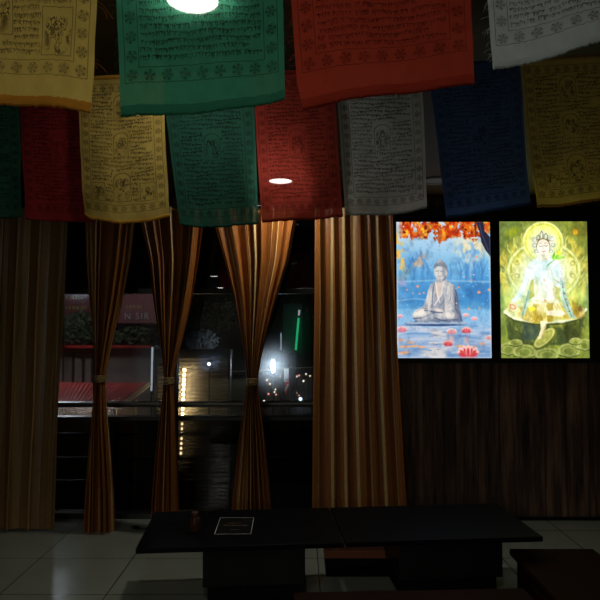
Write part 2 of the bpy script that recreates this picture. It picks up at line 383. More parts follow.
    C.put(C.ell(227, 236, 4, 15, 0, .4), (214, 190, 170)); C.put(C.line([(226, 246), (222, 256), (214, 262)], 2.5), (70, 82, 116), .8)
    C.put(C.poly([(176, 214), (178, 200), (190, 188), (204, 184), (222, 190), (233, 206), (233, 232), (226, 216), (208, 206), (190, 206), (180, 216)], 3), (126, 128, 140))
    C.put(C.ell(202, 190, 15, 10, 0, .3), (146, 146, 154)); C.put(C.ell(200, 183, 8, 6, 0, .5), (178, 176, 180))
    for yy in (196, 202):
        C.put(C.line([(182, yy + 8), (204, yy - 2), (228, yy + 8)], 1.4), (92, 96, 112), .6)
    C.put(C.line([(183, 224), (189, 226), (195, 224)], 1.6), (84, 84, 100), .9); C.put(C.line([(202, 224), (208, 227), (215, 225)], 1.6), (84, 84, 100), .9)
    C.put(C.line([(197, 220), (195, 236), (198, 238)], 1.5), (150, 134, 128), .8); C.put(C.line([(191, 245), (198, 246), (206, 244)], 1.6), (150, 100, 96), .9)
    sm = C.poly(body, 3); C.put(sm * np.clip((C.noise(46, 10, 3, 1.6, .8) - .5) * 7, 0, 1), (92, 102, 130), .4); C.put(sm * np.clip((C.noise(47, 11, 3, 1.6, .8) - .55) * 8, 0, 1), (250, 240, 226), .55)
    C.put(C.glow(270, 330, 16, 66) * sm, (62, 78, 112), .7); C.put(C.glow(150, 330, 10, 40) * sm, (250, 240, 226), .6); C.put(C.glow(200, 424, 100, 7) * sm, (66, 80, 112), .5)
    # lotus flowers and drifting petals
    lotus(C, 305, 404, 14, (244, 170, 170), (252, 222, 216)); lotus(C, 340, 418, 14, (240, 160, 165), (252, 220, 220)); lotus(C, 38, 408, 13, (236, 150, 170), (250, 214, 220))
    lotus(C, 45, 462, 22, (226, 110, 130), (250, 200, 196)); lotus(C, 247, 470, 22, (240, 140, 140), (254, 226, 220)); lotus(C, 307, 466, 22, (214, 70, 84), (250, 190, 180)); lotus(C, 402, 494, 16, (236, 130, 120), (250, 200, 190))
    lotus(C, 232, 518, 21, (206, 58, 70), (246, 170, 160)); lotus(C, 313, 558, 46, (204, 48, 58), (253, 204, 192))
    for cx, cy, rx in ((247, 496, 10), (307, 500, 10)):
        C.put(C.ell(cx, cy, rx, 14, 0, .8), (244, 186, 170), .6)
    r = np.random.RandomState(5)
    for cx, cy, q in ((110, 286, 6), (118, 316, 4), (135, 312, 4), (360, 310, 7), (353, 168, 5), (330, 262, 4), (278, 290, 5), (402, 300, 6), (318, 376, 5), (362, 372, 4), (348, 120, 4), (90, 314, 3), (300, 248, 3), (340, 240, 3), (66, 300, 4)):
        C.put(C.ell(cx, cy, q, q * .8, 0, .5), (250, 166, 120) if q > 3 else (252, 220, 200), .95)
    for k in range(46):
        C.put(C.ell(25 + r.rand() * 383, 150 + r.rand() * 250, 1.5 + r.rand() * 2, 2, 0, .8), (240, 240, 250), .6)
    # painted texture, soft pale mist, pale rim
    C.put(C.glow(216, 210, 150, 60) * (C.Y < 380), (170, 205, 232), .18); C.put(np.clip((.5 - C.noise(72, 24, 3)) * 5, 0, 1), (30, 60, 110), .16)
    rim = np.minimum(np.minimum(C.X - 25, 408 - C.X), np.minimum(C.Y - 28, 571 - C.Y)); C.put(np.clip(1 - rim / 9, 0, 1) * (C.Y > 170), (226, 238, 250), .55)
    return C.c

def picture_seat():
    C = Canvas(33, 26, 396, 571, 192, 272); X, Y = C.X, C.Y
    n = C.noise(51, 6, 5)[..., None]
    C.c[:] = np.array((92, 104, 52)) * (1 - n) + np.array((164, 166, 76)) * n
    C.put(C.glow(60, 60, 60, 60), (96, 108, 66), .8); C.put(C.glow(380, 60, 50, 60), (104, 100, 44), .8); C.put(C.glow(33, 300, 26, 120), (74, 104, 92), .7); C.put(C.glow(396, 280, 26, 110), (96, 124, 104), .7)
    C.put(C.ell(88, 70, 30, 18, -.4, 1), (132, 138, 40), .7)
    # flame border
    fl = C.noise(53, 14, 4, 1.4, 1)
    C.put(C.ring(212, 230, 172, 142, 22) * np.clip((fl - .38) * 6, 0, 1), (206, 186, 82), .9)
    for k in range(40):
        a = -math.pi * 1.22 + k * (math.pi * 1.44 / 39); sx, sy = 212 + math.cos(a) * 158, 226 + math.sin(a) * 130
        C.put(C.line([(sx, sy), (sx + math.cos(a) * 12 - 5, sy + math.sin(a) * 12 - 12), (sx + math.cos(a) * 16, sy + math.sin(a) * 14 - 26)], 3.2), (224, 204, 100) if k % 2 else (150, 136, 50), .75)
    # body nimbus
    C.put(C.ell(215, 222, 150, 116, 0, .05), (196, 184, 50)); sc = C.noise(57, 12, 3)
    C.put(C.ell(215, 222, 138, 104, 0, .1) * np.clip((sc - .45) * 7, 0, 1), (226, 214, 120), .9); C.put(C.ell(215, 222, 138, 104, 0, .1) * np.clip((.42 - sc) * 9, 0, 1), (146, 128, 36), .8)
    C.put(C.ring(215, 222, 146, 112, 3.5), (228, 234, 150)); C.put(C.ring(215, 222, 136, 103, 2), (128, 126, 40), .8)
    for sx in (100, 330):
        for sy in (190, 240):
            C.put(C.ring(sx, sy, 18, 15, 3), (232, 222, 120), .8); C.put(C.ring(sx + 4, sy + 4, 9, 8, 2.4), (136, 116, 30), .8)
    # white aura
    C.put(C.glow(212, 250, 118, 110), (226, 248, 222), 1.0); C.put(C.glow(80, 330, 46, 40), (226, 244, 120), .7); C.put(C.glow(345, 320, 46, 40), (226, 240, 130), .6)
    # head halo
    C.put(C.ell(214, 110, 84, 84, 0, .04), (218, 218, 70)); C.put(C.ell(214, 110, 76, 76, 0, .1), (234, 236, 104)); C.put(C.glow(214, 120, 58, 60), (244, 252, 236)); C.put(C.ring(214, 110, 81, 81, 2.5), (240, 244, 170)); C.put(C.ring(214, 110, 72, 72, 1.5), (176, 180, 70), .7)
    # throne drum
    C.put(C.poly([(48, 384), (90, 416), (214, 428), (340, 418), (386, 376), (384, 440), (372, 500), (330, 520), (110, 520), (64, 500)], 5), (78, 86, 52)); t = C.noise(61, 12, 4)
    C.put(C.poly([(48, 400), (100, 430), (214, 440), (340, 430), (386, 396), (376, 510), (60, 510)], 6) * np.clip((t - .48) * 6, 0, 1), (136, 140, 70), .8)
    C.put(C.poly([(120, 430), (190, 440), (180, 500), (120, 500)], 14), (70, 84, 84), .6); C.put(C.poly([(290, 440), (370, 420), (360, 500), (300, 510)], 14), (58, 62, 34), .7)
    C.put(C.ell(216, 388, 168, 42, 0, .08), (206, 214, 150)); C.put(C.line([(50, 388), (88, 414), (150, 426), (214, 430), (290, 426), (346, 412), (386, 378)], 6), (236, 240, 200)); C.put(C.line([(52, 398), (90, 424), (150, 436), (214, 440), (290, 436), (346, 422), (386, 390)], 3), (66, 70, 34), .8)
    # petals of the pedestal
    for cx, cy, rx, ry in ((62, 536, 34, 26), (130, 546, 46, 28), (222, 556, 50, 24), (312, 542, 44, 28), (376, 520, 30, 24), (94, 512, 26, 14), (340, 506, 24, 14)):
        C.put(C.ell(cx, cy, rx, ry, 0, .15), (128, 134, 76), .9); C.put(C.ring(cx, cy, rx * .92, ry * .92, 3), (186, 188, 118), .6); C.put(C.ell(cx, cy + 3, rx * .6, ry * .6, 0, .5), (114, 122, 62), .9); C.put(C.ring(cx, cy + 3, rx * .55, ry * .55, 2), (176, 172, 104), .5); C.put(C.line([(cx - rx, cy + ry * .6), (cx, cy + ry), (cx + rx, cy + ry * .6)], 3), (56, 64, 34), .8)
    # draped legs
    C.put(C.ell(170, 400, 66, 32, .15, .2), (212, 196, 120)); C.put(C.ell(285, 384, 84, 34, .1, .2), (204, 188, 104)); C.put(C.ell(225, 366, 60, 24, 0, .5), (240, 230, 170)); C.put(C.ell(346, 390, 34, 26, .1, .3), (176, 150, 90), .8)
    dr = C.noise(66, 14, 3)
    C.put(C.poly([(110, 372), (200, 340), (330, 340), (376, 390), (300, 424), (160, 436)], 8) * np.clip((dr - .5) * 8, 0, 1), (150, 128, 52), .75)
    for k in range(8):
        C.put(C.line([(250 + k * 14, 352), (270 + k * 12, 384), (300 + k * 8, 412)], 1.8), (140, 116, 44), .55)
    for k in range(6):
        C.put(C.line([(186 + k * 6, 360), (160 + k * 8, 396), (166 + k * 9, 424)], 1.8), (150, 126, 60), .55)
    C.put(C.ell(362, 376, 9, 11, 0, .4), (110, 92, 60), .8); C.put(C.ell(165, 376, 14, 9, 0, .4), (226, 220, 70), .8)
    C.put(C.poly([(222, 384), (282, 380), (300, 394), (280, 408), (222, 400)], 5), (246, 236, 206), .9)
    # arms, torso, head
    skin, white = (246, 236, 214), (226, 244, 236)
    C.put(C.poly([(168, 182), (206, 168), (232, 168), (272, 184), (290, 216), (300, 262), (276, 330), (270, 352), (166, 352), (160, 300), (150, 262), (140, 296), (118, 332), (88, 356), (76, 344), (106, 316), (126, 270), (142, 212)], 6), white)
    C.put(C.ell(215, 292, 40, 48, 0, .4), (240, 238, 214)); C.put(C.ell(184, 292, 7, 44, 0, .8), (182, 170, 110), .6); C.put(C.ell(256, 300, 8, 44, 0, .8), (176, 156, 96), .65)
    C.put(C.ell(86, 366, 19, 17, .4, .3), (240, 214, 170)); C.put(C.ring(84, 368, 12, 8, 2.4, .4), (176, 116, 70), .8); C.put(C.line([(72, 356), (70, 382), (84, 390)], 2.4), (190, 130, 86), .7)
    C.put(C.poly([(288, 226), (304, 268), (288, 280), (244, 250), (250, 238), (276, 252)], 5), (234, 240, 222)); C.put(C.ell(237, 226, 12, 17, .15, .4), (246, 226, 196)); C.put(C.line([(246, 220), (248, 240), (252, 250)], 2), (180, 120, 84), .7); C.put(C.line([(256, 256), (284, 276), (302, 272)], 2.5), (150, 136, 84), .7)
    C.put(C.ell(228, 216, 3, 8, .3, .5), (206, 150, 110), .7)
    C.put(C.poly([(196, 152), (232, 152), (236, 178), (214, 186), (192, 178)], 3), (226, 206, 168))
    for cx, cy, q in ((180, 100, 13), (178, 122, 11), (184, 146, 9), (250, 96, 13), (254, 120, 11), (246, 146, 9), (190, 166, 8), (240, 166, 8)):
        C.put(C.ell(cx, cy, q, q, 0, .4), (230, 236, 218)); C.put(C.ring(cx, cy, q * .7, q * .7, 1.6), (156, 150, 116), .75)
    C.put(C.ell(214, 126, 29, 37, 0, .1), (118, 98, 66)); C.put(C.ell(214, 130, 26, 33, 0, .12), (250, 234, 206)); C.put(C.ell(206, 134, 14, 22, 0, .8), (255, 246, 226), .8)
    C.put(C.poly([(184, 100), (188, 80), (196, 84), (200, 68), (207, 58), (215, 68), (222, 66), (230, 80), (242, 80), (243, 102), (214, 93)], 3), (222, 226, 196))
    for a in ([(188, 98), (188, 86), (194, 80), (199, 88), (198, 95)], [(203, 92), (201, 78), (207, 64), (214, 76), (212, 91)], [(217, 92), (219, 80), (226, 74), (233, 82), (231, 96)], [(184, 101), (214, 94), (243, 103)]):
        C.put(C.line(a, 2.2), (84, 80, 56), .8)
    C.put(C.line([(196, 124), (203, 127), (209, 124)], 1.8), (84, 62, 50), .95); C.put(C.line([(219, 123), (226, 126), (232, 122)], 1.8), (84, 62, 50), .95); C.put(C.line([(195, 116), (202, 113), (209, 116)], 1.3), (120, 92, 66), .8); C.put(C.line([(219, 115), (226, 112), (233, 114)], 1.3), (120, 92, 66), .8)
    C.put(C.line([(214, 120), (212, 136), (217, 138)], 1.4), (196, 156, 126), .9); C.put(C.line([(207, 146), (214, 148), (222, 145)], 2.0), (196, 92, 90), .95)
    r = np.random.RandomState(9)
    for k in range(60):
        a = r.rand() * 6.28; q = r.rand() ** .5
        cx, cy = 212 + math.cos(a) * q * 66, 212 + math.sin(a) * q * 30
        C.put(C.ell(cx, cy, 2.6, 2.2, 0, .7), [(196, 150, 150), (150, 180, 196), (206, 196, 150)][k % 3], .6)
    C.put(C.line([(196, 178), (206, 214), (216, 236), (226, 214), (234, 178)], 2), (170, 160, 150), .7); C.put(C.line([(182, 184), (204, 232), (214, 262)], 1.8), (190, 160, 140), .6)
    C.put(C.ell(216, 262, 5, 7, 0, .5), (196, 130, 110), .8); C.put(C.ell(218, 344, 6, 6, 0, .5), (196, 100, 80), .85); C.put(C.line([(170, 342), (218, 350), (266, 342)], 4), (214, 190, 110), .8)
    for k in range(9):
        C.put(C.ell(150 + (k % 3) * 7, 206 + k * 9, 3, 3, 0, .6), (186, 130, 136), .6); C.put(C.ell(282 + (k % 3) * 6, 196 + k * 10, 3, 3, 0, .6), (170, 140, 150), .6)
    C.put(C.glow(214, 236, 74, 84), (216, 255, 250), .42); C.put(C.glow(110, 322, 40, 40), (214, 246, 236), .5); C.put(C.glow(214, 214, 46, 40), (190, 236, 240), .3); C.put(C.glow(214, 330, 60, 22), (240, 252, 190), .4)
    C.put(C.poly([(160, 262), (173, 250), (174, 326), (150, 340), (140, 330)], 6), (150, 150, 66), .75); C.put(C.poly([(262, 286), (284, 292), (276, 340), (262, 340)], 6), (150, 146, 66), .7)
    C.put(C.line([(150, 264), (136, 300), (112, 330)], 2), (150, 180, 160), .6)
    # scarves
    C.put(C.poly([(280, 260), (300, 270), (306, 320), (334, 396), (344, 414), (318, 412), (290, 366), (282, 316)], 5), (166, 196, 180), .9); C.put(C.line([(290, 276), (296, 330), (326, 406)], 2.5), (100, 132, 112), .8)
    C.put(C.poly([(146, 300), (158, 300), (150, 350), (136, 396), (122, 410), (116, 396), (134, 350)], 5), (160, 190, 176), .85); C.put(C.line([(150, 306), (140, 350), (124, 400)], 2.2), (96, 126, 108), .7)
    for k in range(5):
        C.put(C.ell(292 + k * 6, 290 + k * 24, 3.4, 3, 0, .6), (150, 60, 50), .75)
    # leafy stem
    C.put(C.line([(226, 206), (246, 190), (270, 172)], 2.4), (96, 150, 60))
    for k, (dx, dy, a) in enumerate(((0, 0, -.5), (10, -8, -.9), (16, 2, -.2), (-6, -10, -1.2), (22, -12, -.6), (14, -20, -1.3), (28, -2, .1))):
        C.put(C.ell(262 + dx, 172 + dy, 13, 4.5, a, .4), (106, 176, 70) if k % 2 else (150, 200, 90))
    C.put(C.ell(278, 152, 9, 10, .3, .5), (206, 214, 84))
    # hanging foot and footrest
    C.put(C.ell(216, 496, 58, 27, -.72, .1), (92, 98, 50)); C.put(C.ell(212, 491, 54, 23, -.72, .1), (164, 164, 92)); C.put(C.ring(212, 491, 48, 19, 2, -.72), (206, 204, 128), .8)
    C.put(C.poly([(196, 424), (222, 424), (218, 452), (208, 478), (196, 496), (184, 498), (188, 484), (198, 456)], 4), (242, 226, 178)); C.put(C.line([(218, 432), (214, 456), (202, 484)], 2.2), (160, 130, 72), .7)
    C.put(C.ell(348, 68, 11, 11, 0, .3), (206, 160, 62)); C.put(C.ring(348, 68, 11, 11, 1.5), (170, 120, 40), .7)
    c = C.c / 255; L = c.mean(-1, keepdims=True); c = L + (c - L) * 1.16
    n1, n2 = C.noise(81, 16, 4)[..., None], C.noise(82, 40, 2)[..., None]; c = c * (1 + .42 * (n1 - .5) + .30 * (n2 - .5))
    ed = np.clip(np.maximum(np.abs(C.X - 214) / 200, np.abs(C.Y - 270) / 300), 0, 1)[..., None] ** 3; c = c * (1 - .18 * ed) + np.array((.30, .42, .36)) * .16 * ed
    c = np.clip(c, 0, 1.2) ** .9; return 255 * np.clip(c + .45 * (c - .5) * c * (1 - c) * 2.4, 0, 1)

# ---------------------------------------------------------------- block-printed prayer flags: ink 0..1 per cell
def flag_ink(w, h, seed, hem, pitch, boxes, border=.085, margin=.035, ink=1.0):
    r = np.random.RandomState(seed); A = np.zeros((h, w))
    def hline(y, x0, x1, a=1.): A[int(y), int(x0):int(x1) + 1] = np.maximum(A[int(y), int(x0):int(x1) + 1], a)
    def vline(x, y0, y1, a=1.): A[int(y0):int(y1) + 1, int(x)] = np.maximum(A[int(y0):int(y1) + 1, int(x)], a)
    def rect(x0, y0, x1, y1, a=1.):
        hline(y0, x0, x1, a); hline(y1, x0, x1, a); vline(x0, y0, y1, a); vline(x1, y0, y1, a)
    m = margin * w; b = border * w
    X0, X1, Y0, Y1 = m, w - 1 - m, m * 1.6, h - 1 - hem * w
    rect(X0, Y0, X1, Y1); rect(X0 + b, Y0 + b, X1 - b, Y1 - b)
    yy, xx = np.mgrid[0:h, 0:w].astype(float)
    def motif(cx, cy, q):
        k4 = r.randint(4, 7); dx, dy = xx - cx, yy - cy; d = np.hypot(dx, dy) / q; a = np.arctan2(dy, dx)
        f = np.clip(1.5 - np.abs(d - (.55 + .35 * np.cos(k4 * a + r.rand() * 6))) * 3.2, 0, 1) * (d < 1.15)
        f = np.maximum(f, np.clip(1.2 - np.abs(d - 1.0) * 7, 0, .4))
        f = np.maximum(f, np.clip(1.3 - d * 4, 0, 1)) * (r.rand(h, w) * .9 + .3)
        np.maximum(A, np.clip(f, 0, 1), out=A)
    step = .105 * w; q = b * .36
    k = max(3, int(round((X1 - X0 - b) / step)))
    for i in range(k + 1):
        x = X0 + b / 2 + (X1 - X0 - b) * i / k
        motif(x, Y0 + b / 2, q); motif(x, Y1 - b / 2, q)
    k = max(3, int(round((Y1 - Y0 - b) / step)))
    for i in range(1, k):
        y = Y0 + b / 2 + (Y1 - Y0 - b) * i / k
        motif(X0 + b / 2, y, q); motif(X1 - b / 2, y, q)
    ix0, ix1, iy0, iy1 = X0 + b + 3, X1 - b - 3, Y0 + b + 3, Y1 - b - 3
    bx = []
    for (u0, v0, u1, v1, kind) in boxes:
        a0, a1 = ix0 + u0 * (ix1 - ix0), ix0 + u1 * (ix1 - ix0); c0, c1 = iy0 + v0 * (iy1 - iy0), iy0 + v1 * (iy1 - iy0)
        bx.append((a0, c0, a1, c1))
    y = iy0 + 1
    while y + pitch * .7 < iy1:
        x = ix0 + r.rand() * 3
        end = ix1 - (r.rand() * .25 * (ix1 - ix0) if r.rand() < .18 else 0)
        while x < end - 3:
            wd = int(pitch * .25) + int(r.rand() * pitch * .36)
            if r.rand() < .06: x += 2 + r.rand() * 2; continue
            if not any(a0 - 3 < x + wd / 2 < a1 + 3 and c0 - 4 < y + 2 < c1 + 3 for a0, c0, a1, c1 in bx):
                yi, xi = int(y + 1.2 * math.sin(x * .09 + y)), int(x)
                A[yi:yi + 1 + (r.rand() < .5), xi:xi + wd] = .85 + .15 * r.rand()
                for s_ in range(3):
                    c = xi + int(r.rand() * wd); l = 2 + int(r.rand() * (pitch - 4))
                    for t in range(l):
                        cc = min(w - 1, max(0, c + int(t * (r.rand() - .45)))); A[min(h - 1, yi + t), cc] = max(A[min(h - 1, yi + t), cc], .9)
                if r.rand() < .45: A[max(0, yi - 1), xi + wd // 2] = .9; A[max(0, yi - 2), min(w - 1, xi + wd // 2 + 1)] = .6
            x += wd + (1 if r.rand() < .5 else 0)
        y += pitch
    for (a0, c0, a1, c1), (_, _, _, _, kind) in zip(bx, boxes):
        rect(a0, c0, a1, c1)
        if kind == 'arch':
            cx = (a0 + a1) / 2; rr = (a1 - a0) / 2
            A[int(c0):int(c0 + rr * .8), int(a0) - 1:int(a1) + 2] *= .15
            d = np.abs(np.hypot(xx - cx, (yy - (c0 + rr * .8)) * 1.15) - rr)
            np.maximum(A, np.clip(1.3 - d, 0, 1) * (yy < c0 + rr * .8), out=A)
        bw, bh = a1 - a0, c1 - c0; cx, cy = (a0 + a1) / 2, (c0 + c1) / 2
        ns = fbm(h, w, seed * 7 + int(a0) + int(c0), 26, 3)
        inside = (xx > a0 + 2) & (xx < a1 - 2) & (yy > c0 + bh * .18) & (yy < c1 - 2)
        fig = np.clip(1.25 - np.hypot((xx - cx) / (bw * .42), (yy - cy - bh * .05) / (bh * .42)), 0, 1) * 3
        np.maximum(A, np.clip((np.abs(ns - .5) < .035) * 1.0, 0, 1) * inside * np.clip(fig, 0, 1), out=A)
        np.maximum(A, np.clip((ns - .60) * 14, 0, .8) * inside * np.clip(fig, 0, 1), out=A)
        np.maximum(A, np.clip(1.3 - np.abs(np.hypot((xx - cx), (yy - (c0 + bh * .36))) - bw * .13), 0, 1), out=A)
    wear = .55 + .6 * fbm(h, w, seed + 90, 7, 3)
    return np.clip(A * wear * ink, 0, 1)

# ================================================================ the room
def struct(name, o): o.name = name; return tag(o, kind='structure')
struct('floor', obj('floor', B(-3.3, 3.2, -8, WALL + .2, -.12, 0), M['tiles']))
struct('ceiling', obj('ceiling', B(-3.3, 3.2, -8, WALL + .2, CEIL, CEIL + .12), M['ceiling']))
struct('wall_left', obj('wall_left', B(-3.5, -3.3, -8, WALL + .2, 0, CEIL), M['plaster']))
struct('wall_right', obj('wall_right', B(3.2, 3.4, -8, WALL + .2, 0, CEIL), M['wood']))
struct('wall_rear', obj('wall_rear', B(-3.3, 3.2, -8.2, -8, 0, CEIL), M['plaster']))
WX0, WX1, WZ1 = -3.1, .60, 2.50
bm = bmesh.new(); box(bm, WX1, 3.2, WALL, WALL + .2, 0, CEIL); box(bm, -3.3, WX0, WALL, WALL + .2, 0, CEIL); box(bm, WX0, WX1, WALL, WALL + .2, WZ1, CEIL)
struct('wall_back', obj('wall_back', bm, M['wood']))
struct('baseboard_back', obj('baseboard_back', B(WX1 + .05, 3.2, WALL - .015, WALL, 0, .025), M['blackmatt']))
# window band: big pane, dark transom above, tinted panes below
zT, zS, zL = zat(293, WALL), zat(403, WALL), zat(418, WALL)
w1 = struct('window_1', obj('window_1', B(WX0, WX1, WALL + .085, WALL + .089, zL, zT), M['glass']))
fr = bmesh.new()
for z, t in ((zT + .02, .045), (zS - .02, .035), (zL - .012, .03)): box(fr, WX0, WX1, WALL + .03, WALL + .14, z - t / 2, z + t / 2, .004)
MULL = [WX0 + .03, -1.66, -1.03, -.37, WX1 - .03]
for x in MULL: box(fr, x - .025, x + .025, WALL + .035, WALL + .135, zL, WZ1, .004)
obj('frame', fr, M['alu'], w1)
obj('sill_rail', B(WX0, WX1, WALL + .0, WALL + .03, zS - .014, zS + .002, .003), M['railmetal'], w1)
struct('window_2', obj('window_2', B(WX0, WX1, WALL + .08, WALL + .09, zT + .04, WZ1), M['blackglass']))
w3 = struct('window_3', obj('window_3', B(WX0, WX1, WALL + .085, WALL + .089, .04, zL - .02), M['darkglass']))
fr = bmesh.new(); box(fr, WX0, WX1, WALL + .02, WALL + .14, 0, .045, .004)
for x in MULL: box(fr, x - .025, x + .025, WALL + .035, WALL + .135, .04, zL, .004)
obj('frame', fr, M['alu'], w3)

# downlights
for i, (x, y, p) in enumerate(DOWNLIGHTS):
    lab = ['round white ceiling downlight glowing through the big green prayer flag', 'round white ceiling downlight by the curtains glowing through the red flag',
           'round ceiling downlight behind the viewer, brighter of two reflected in dark glass', 'round ceiling downlight farthest behind the viewer, lower reflection in dark glass', 'unseen round ceiling downlight added over the viewer to light the nearer flags'][i]
    r = empty('ceiling_downlight', (x, y, CEIL), lab, 'ceiling light', 'ceiling downlights')
    obj('trim_ring', lathe(bmesh.new(), [(.083, -.002), (.083, -.010), (.100, -.012), (.104, -.004), (.104, 0), (.083, 0)], n=40), M['white'], r, True)
    obj('diffuser', lathe(bmesh.new(), [(.0, -.006), (.083, -.006), (.083, -.002), (.0, -.002)], n=40), M['lamp'], r)
    ld = bpy.data.lights.new('downlight', 'AREA'); ld.shape = 'DISK'; ld.size = .16; ld.energy = p; ld.color = (1, .96, .87)
    lo = bpy.data.objects.new('downlight', ld); C.objects.link(lo); lo.parent = r; lo.location = (0, 0, -.016)

r = empty('ceiling_downlight', (*UNLIT, CEIL), 'unlit round downlight in the ceiling above the lake picture', 'ceiling light', 'ceiling downlights')
obj('trim_ring', lathe(bmesh.new(), [(.083, -.002), (.083, -.010), (.100, -.012), (.104, -.004), (.104, 0), (.083, 0)], n=40), M['grey'], r, True)
obj('diffuser', lathe(bmesh.new(), [(.0, -.006), (.083, -.006), (.083, -.002), (.0, -.002)], n=40), M['grey'], r)

# ================================================================ lit pictures on the wall
bY = WALL - .05
bx0, bx1, bz0, bz1 = xat(394, bY), xat(612, bY), zat(363, bY), zat(206, bY)
tag(obj('mounting_board', B(bx0, bx1, bY, WALL, bz0, bz1, .004), M['black']), 'black mounting board holding two backlit pictures on wood panelled wall', 'board')
def lightbox(px0, px1, py0, py1, picture, label, gain):
    Y = bY - .035
    a, b = at(px0, py0, Y), at(px1, py1, Y)
    cx = (a.x + b.x) / 2
    r = empty('lightbox', (cx, bY, b.z), label, 'lightbox', 'backlit pictures on the wall')
    w, h = (b.x - a.x) / 2, a.z - b.z
    f = bmesh.new()
    box(f, -w - .012, w + .012, -.040, 0, -.012, 0, .002); box(f, -w - .012, w + .012, -.040, 0, h, h + .012, .002)
    box(f, -w - .012, -w, -.040, 0, 0, h, .002); box(f, w, w + .012, -.040, 0, 0, h, .002); box(f, -w, w, -.02, 0, 0, h)
    obj('frame', f, M['black'], r)
    c = s2l(picture); hh, ww = c.shape[:2]
    P = np.zeros((hh, ww, 3)); P[..., 0] = np.linspace(-w, w, ww)[None, :]; P[..., 2] = np.linspace(h, 0, hh)[:, None]; P[..., 1] = -.035
    grid('picture', P, picture_mat('backlit_picture', gain), r, c)
lightbox(396.3, 491.6, 222, 358, picture_lake(), 'backlit picture of a grey stone seated statue on a blue lake under orange leaves', 1.0)
lightbox(499.2, 589.6, 221.5, 358, picture_seat(), 'backlit yellow-green picture of a crowned figure seated on a round throne', 1.12)

# ================================================================ prayer flags
def pl(pts, t):
    p = np.array(pts, float); d = np.r_[0, np.cumsum(np.hypot(*np.diff(p, axis=0).T))]; d /= d[-1]
    return np.stack([np.interp(t, d, p[:, 0]), np.interp(t, d, p[:, 1])], -1)
def smooth(a, k):
    for _ in range(k): a[1:-1] = (a[:-2] + 2 * a[1:-1] + a[2:]) / 4
    return a
def px2w(P, Y):
    u = (P[..., 0] - 300) / FPX; v = (300 - P[..., 1]) / FPX
    dy = math.cos(PITCH) - math.sin(PITCH) * v; dz = math.sin(PITCH) + math.cos(PITCH) * v; t = Y / dy
    return np.stack([u * t, np.full(u.shape, Y), EYE + dz * t], -1)
CLOTH = dict(
    yellow=cloth_mat('yellow_flag_cotton', (.72, .53, .13)), mustard=cloth_mat('mustard_flag_cotton', (.64, .46, .115)), greywhite=cloth_mat('grey_white_flag_cotton', (.52, .55, .53)), green=cloth_mat('green_flag_cotton', (.055, .285, .165)), darkgreen=cloth_mat('dark_green_flag_cotton', (.032, .125, .085)), red=cloth_mat('red_flag_cotton', (.47, .058, .030), ink=(.05, .008, .006)),
    dullred=cloth_mat('dull_red_flag_cotton', (.26, .035, .024), ink=(.05, .008, .006)), darkred=cloth_mat('crimson_flag_cotton', (.30, .026, .03), ink=(.06, .005, .006)), white=cloth_mat('white_flag_cotton', (.66, .73, .73)), blue=cloth_mat('blue_flag_cotton', (.05, .105, .25), ink=(.006, .01, .03)))
HEM = dict(greywhite=CLOTH['greywhite'], mustard=cloth_mat('mustard_hem_lit_tint', (.70, .38, .06)), dullred=CLOTH['dullred'], darkgreen=CLOTH['darkgreen'], yellow=cloth_mat('yellow_hem_lit_tint', (.72, .34, .045)), green=CLOTH['green'], red=CLOTH['red'], darkred=CLOTH['darkred'], white=CLOTH['white'], blue=CLOTH['blue'])  # yellow and mustard hems tinted orange: light through the fold put into colour
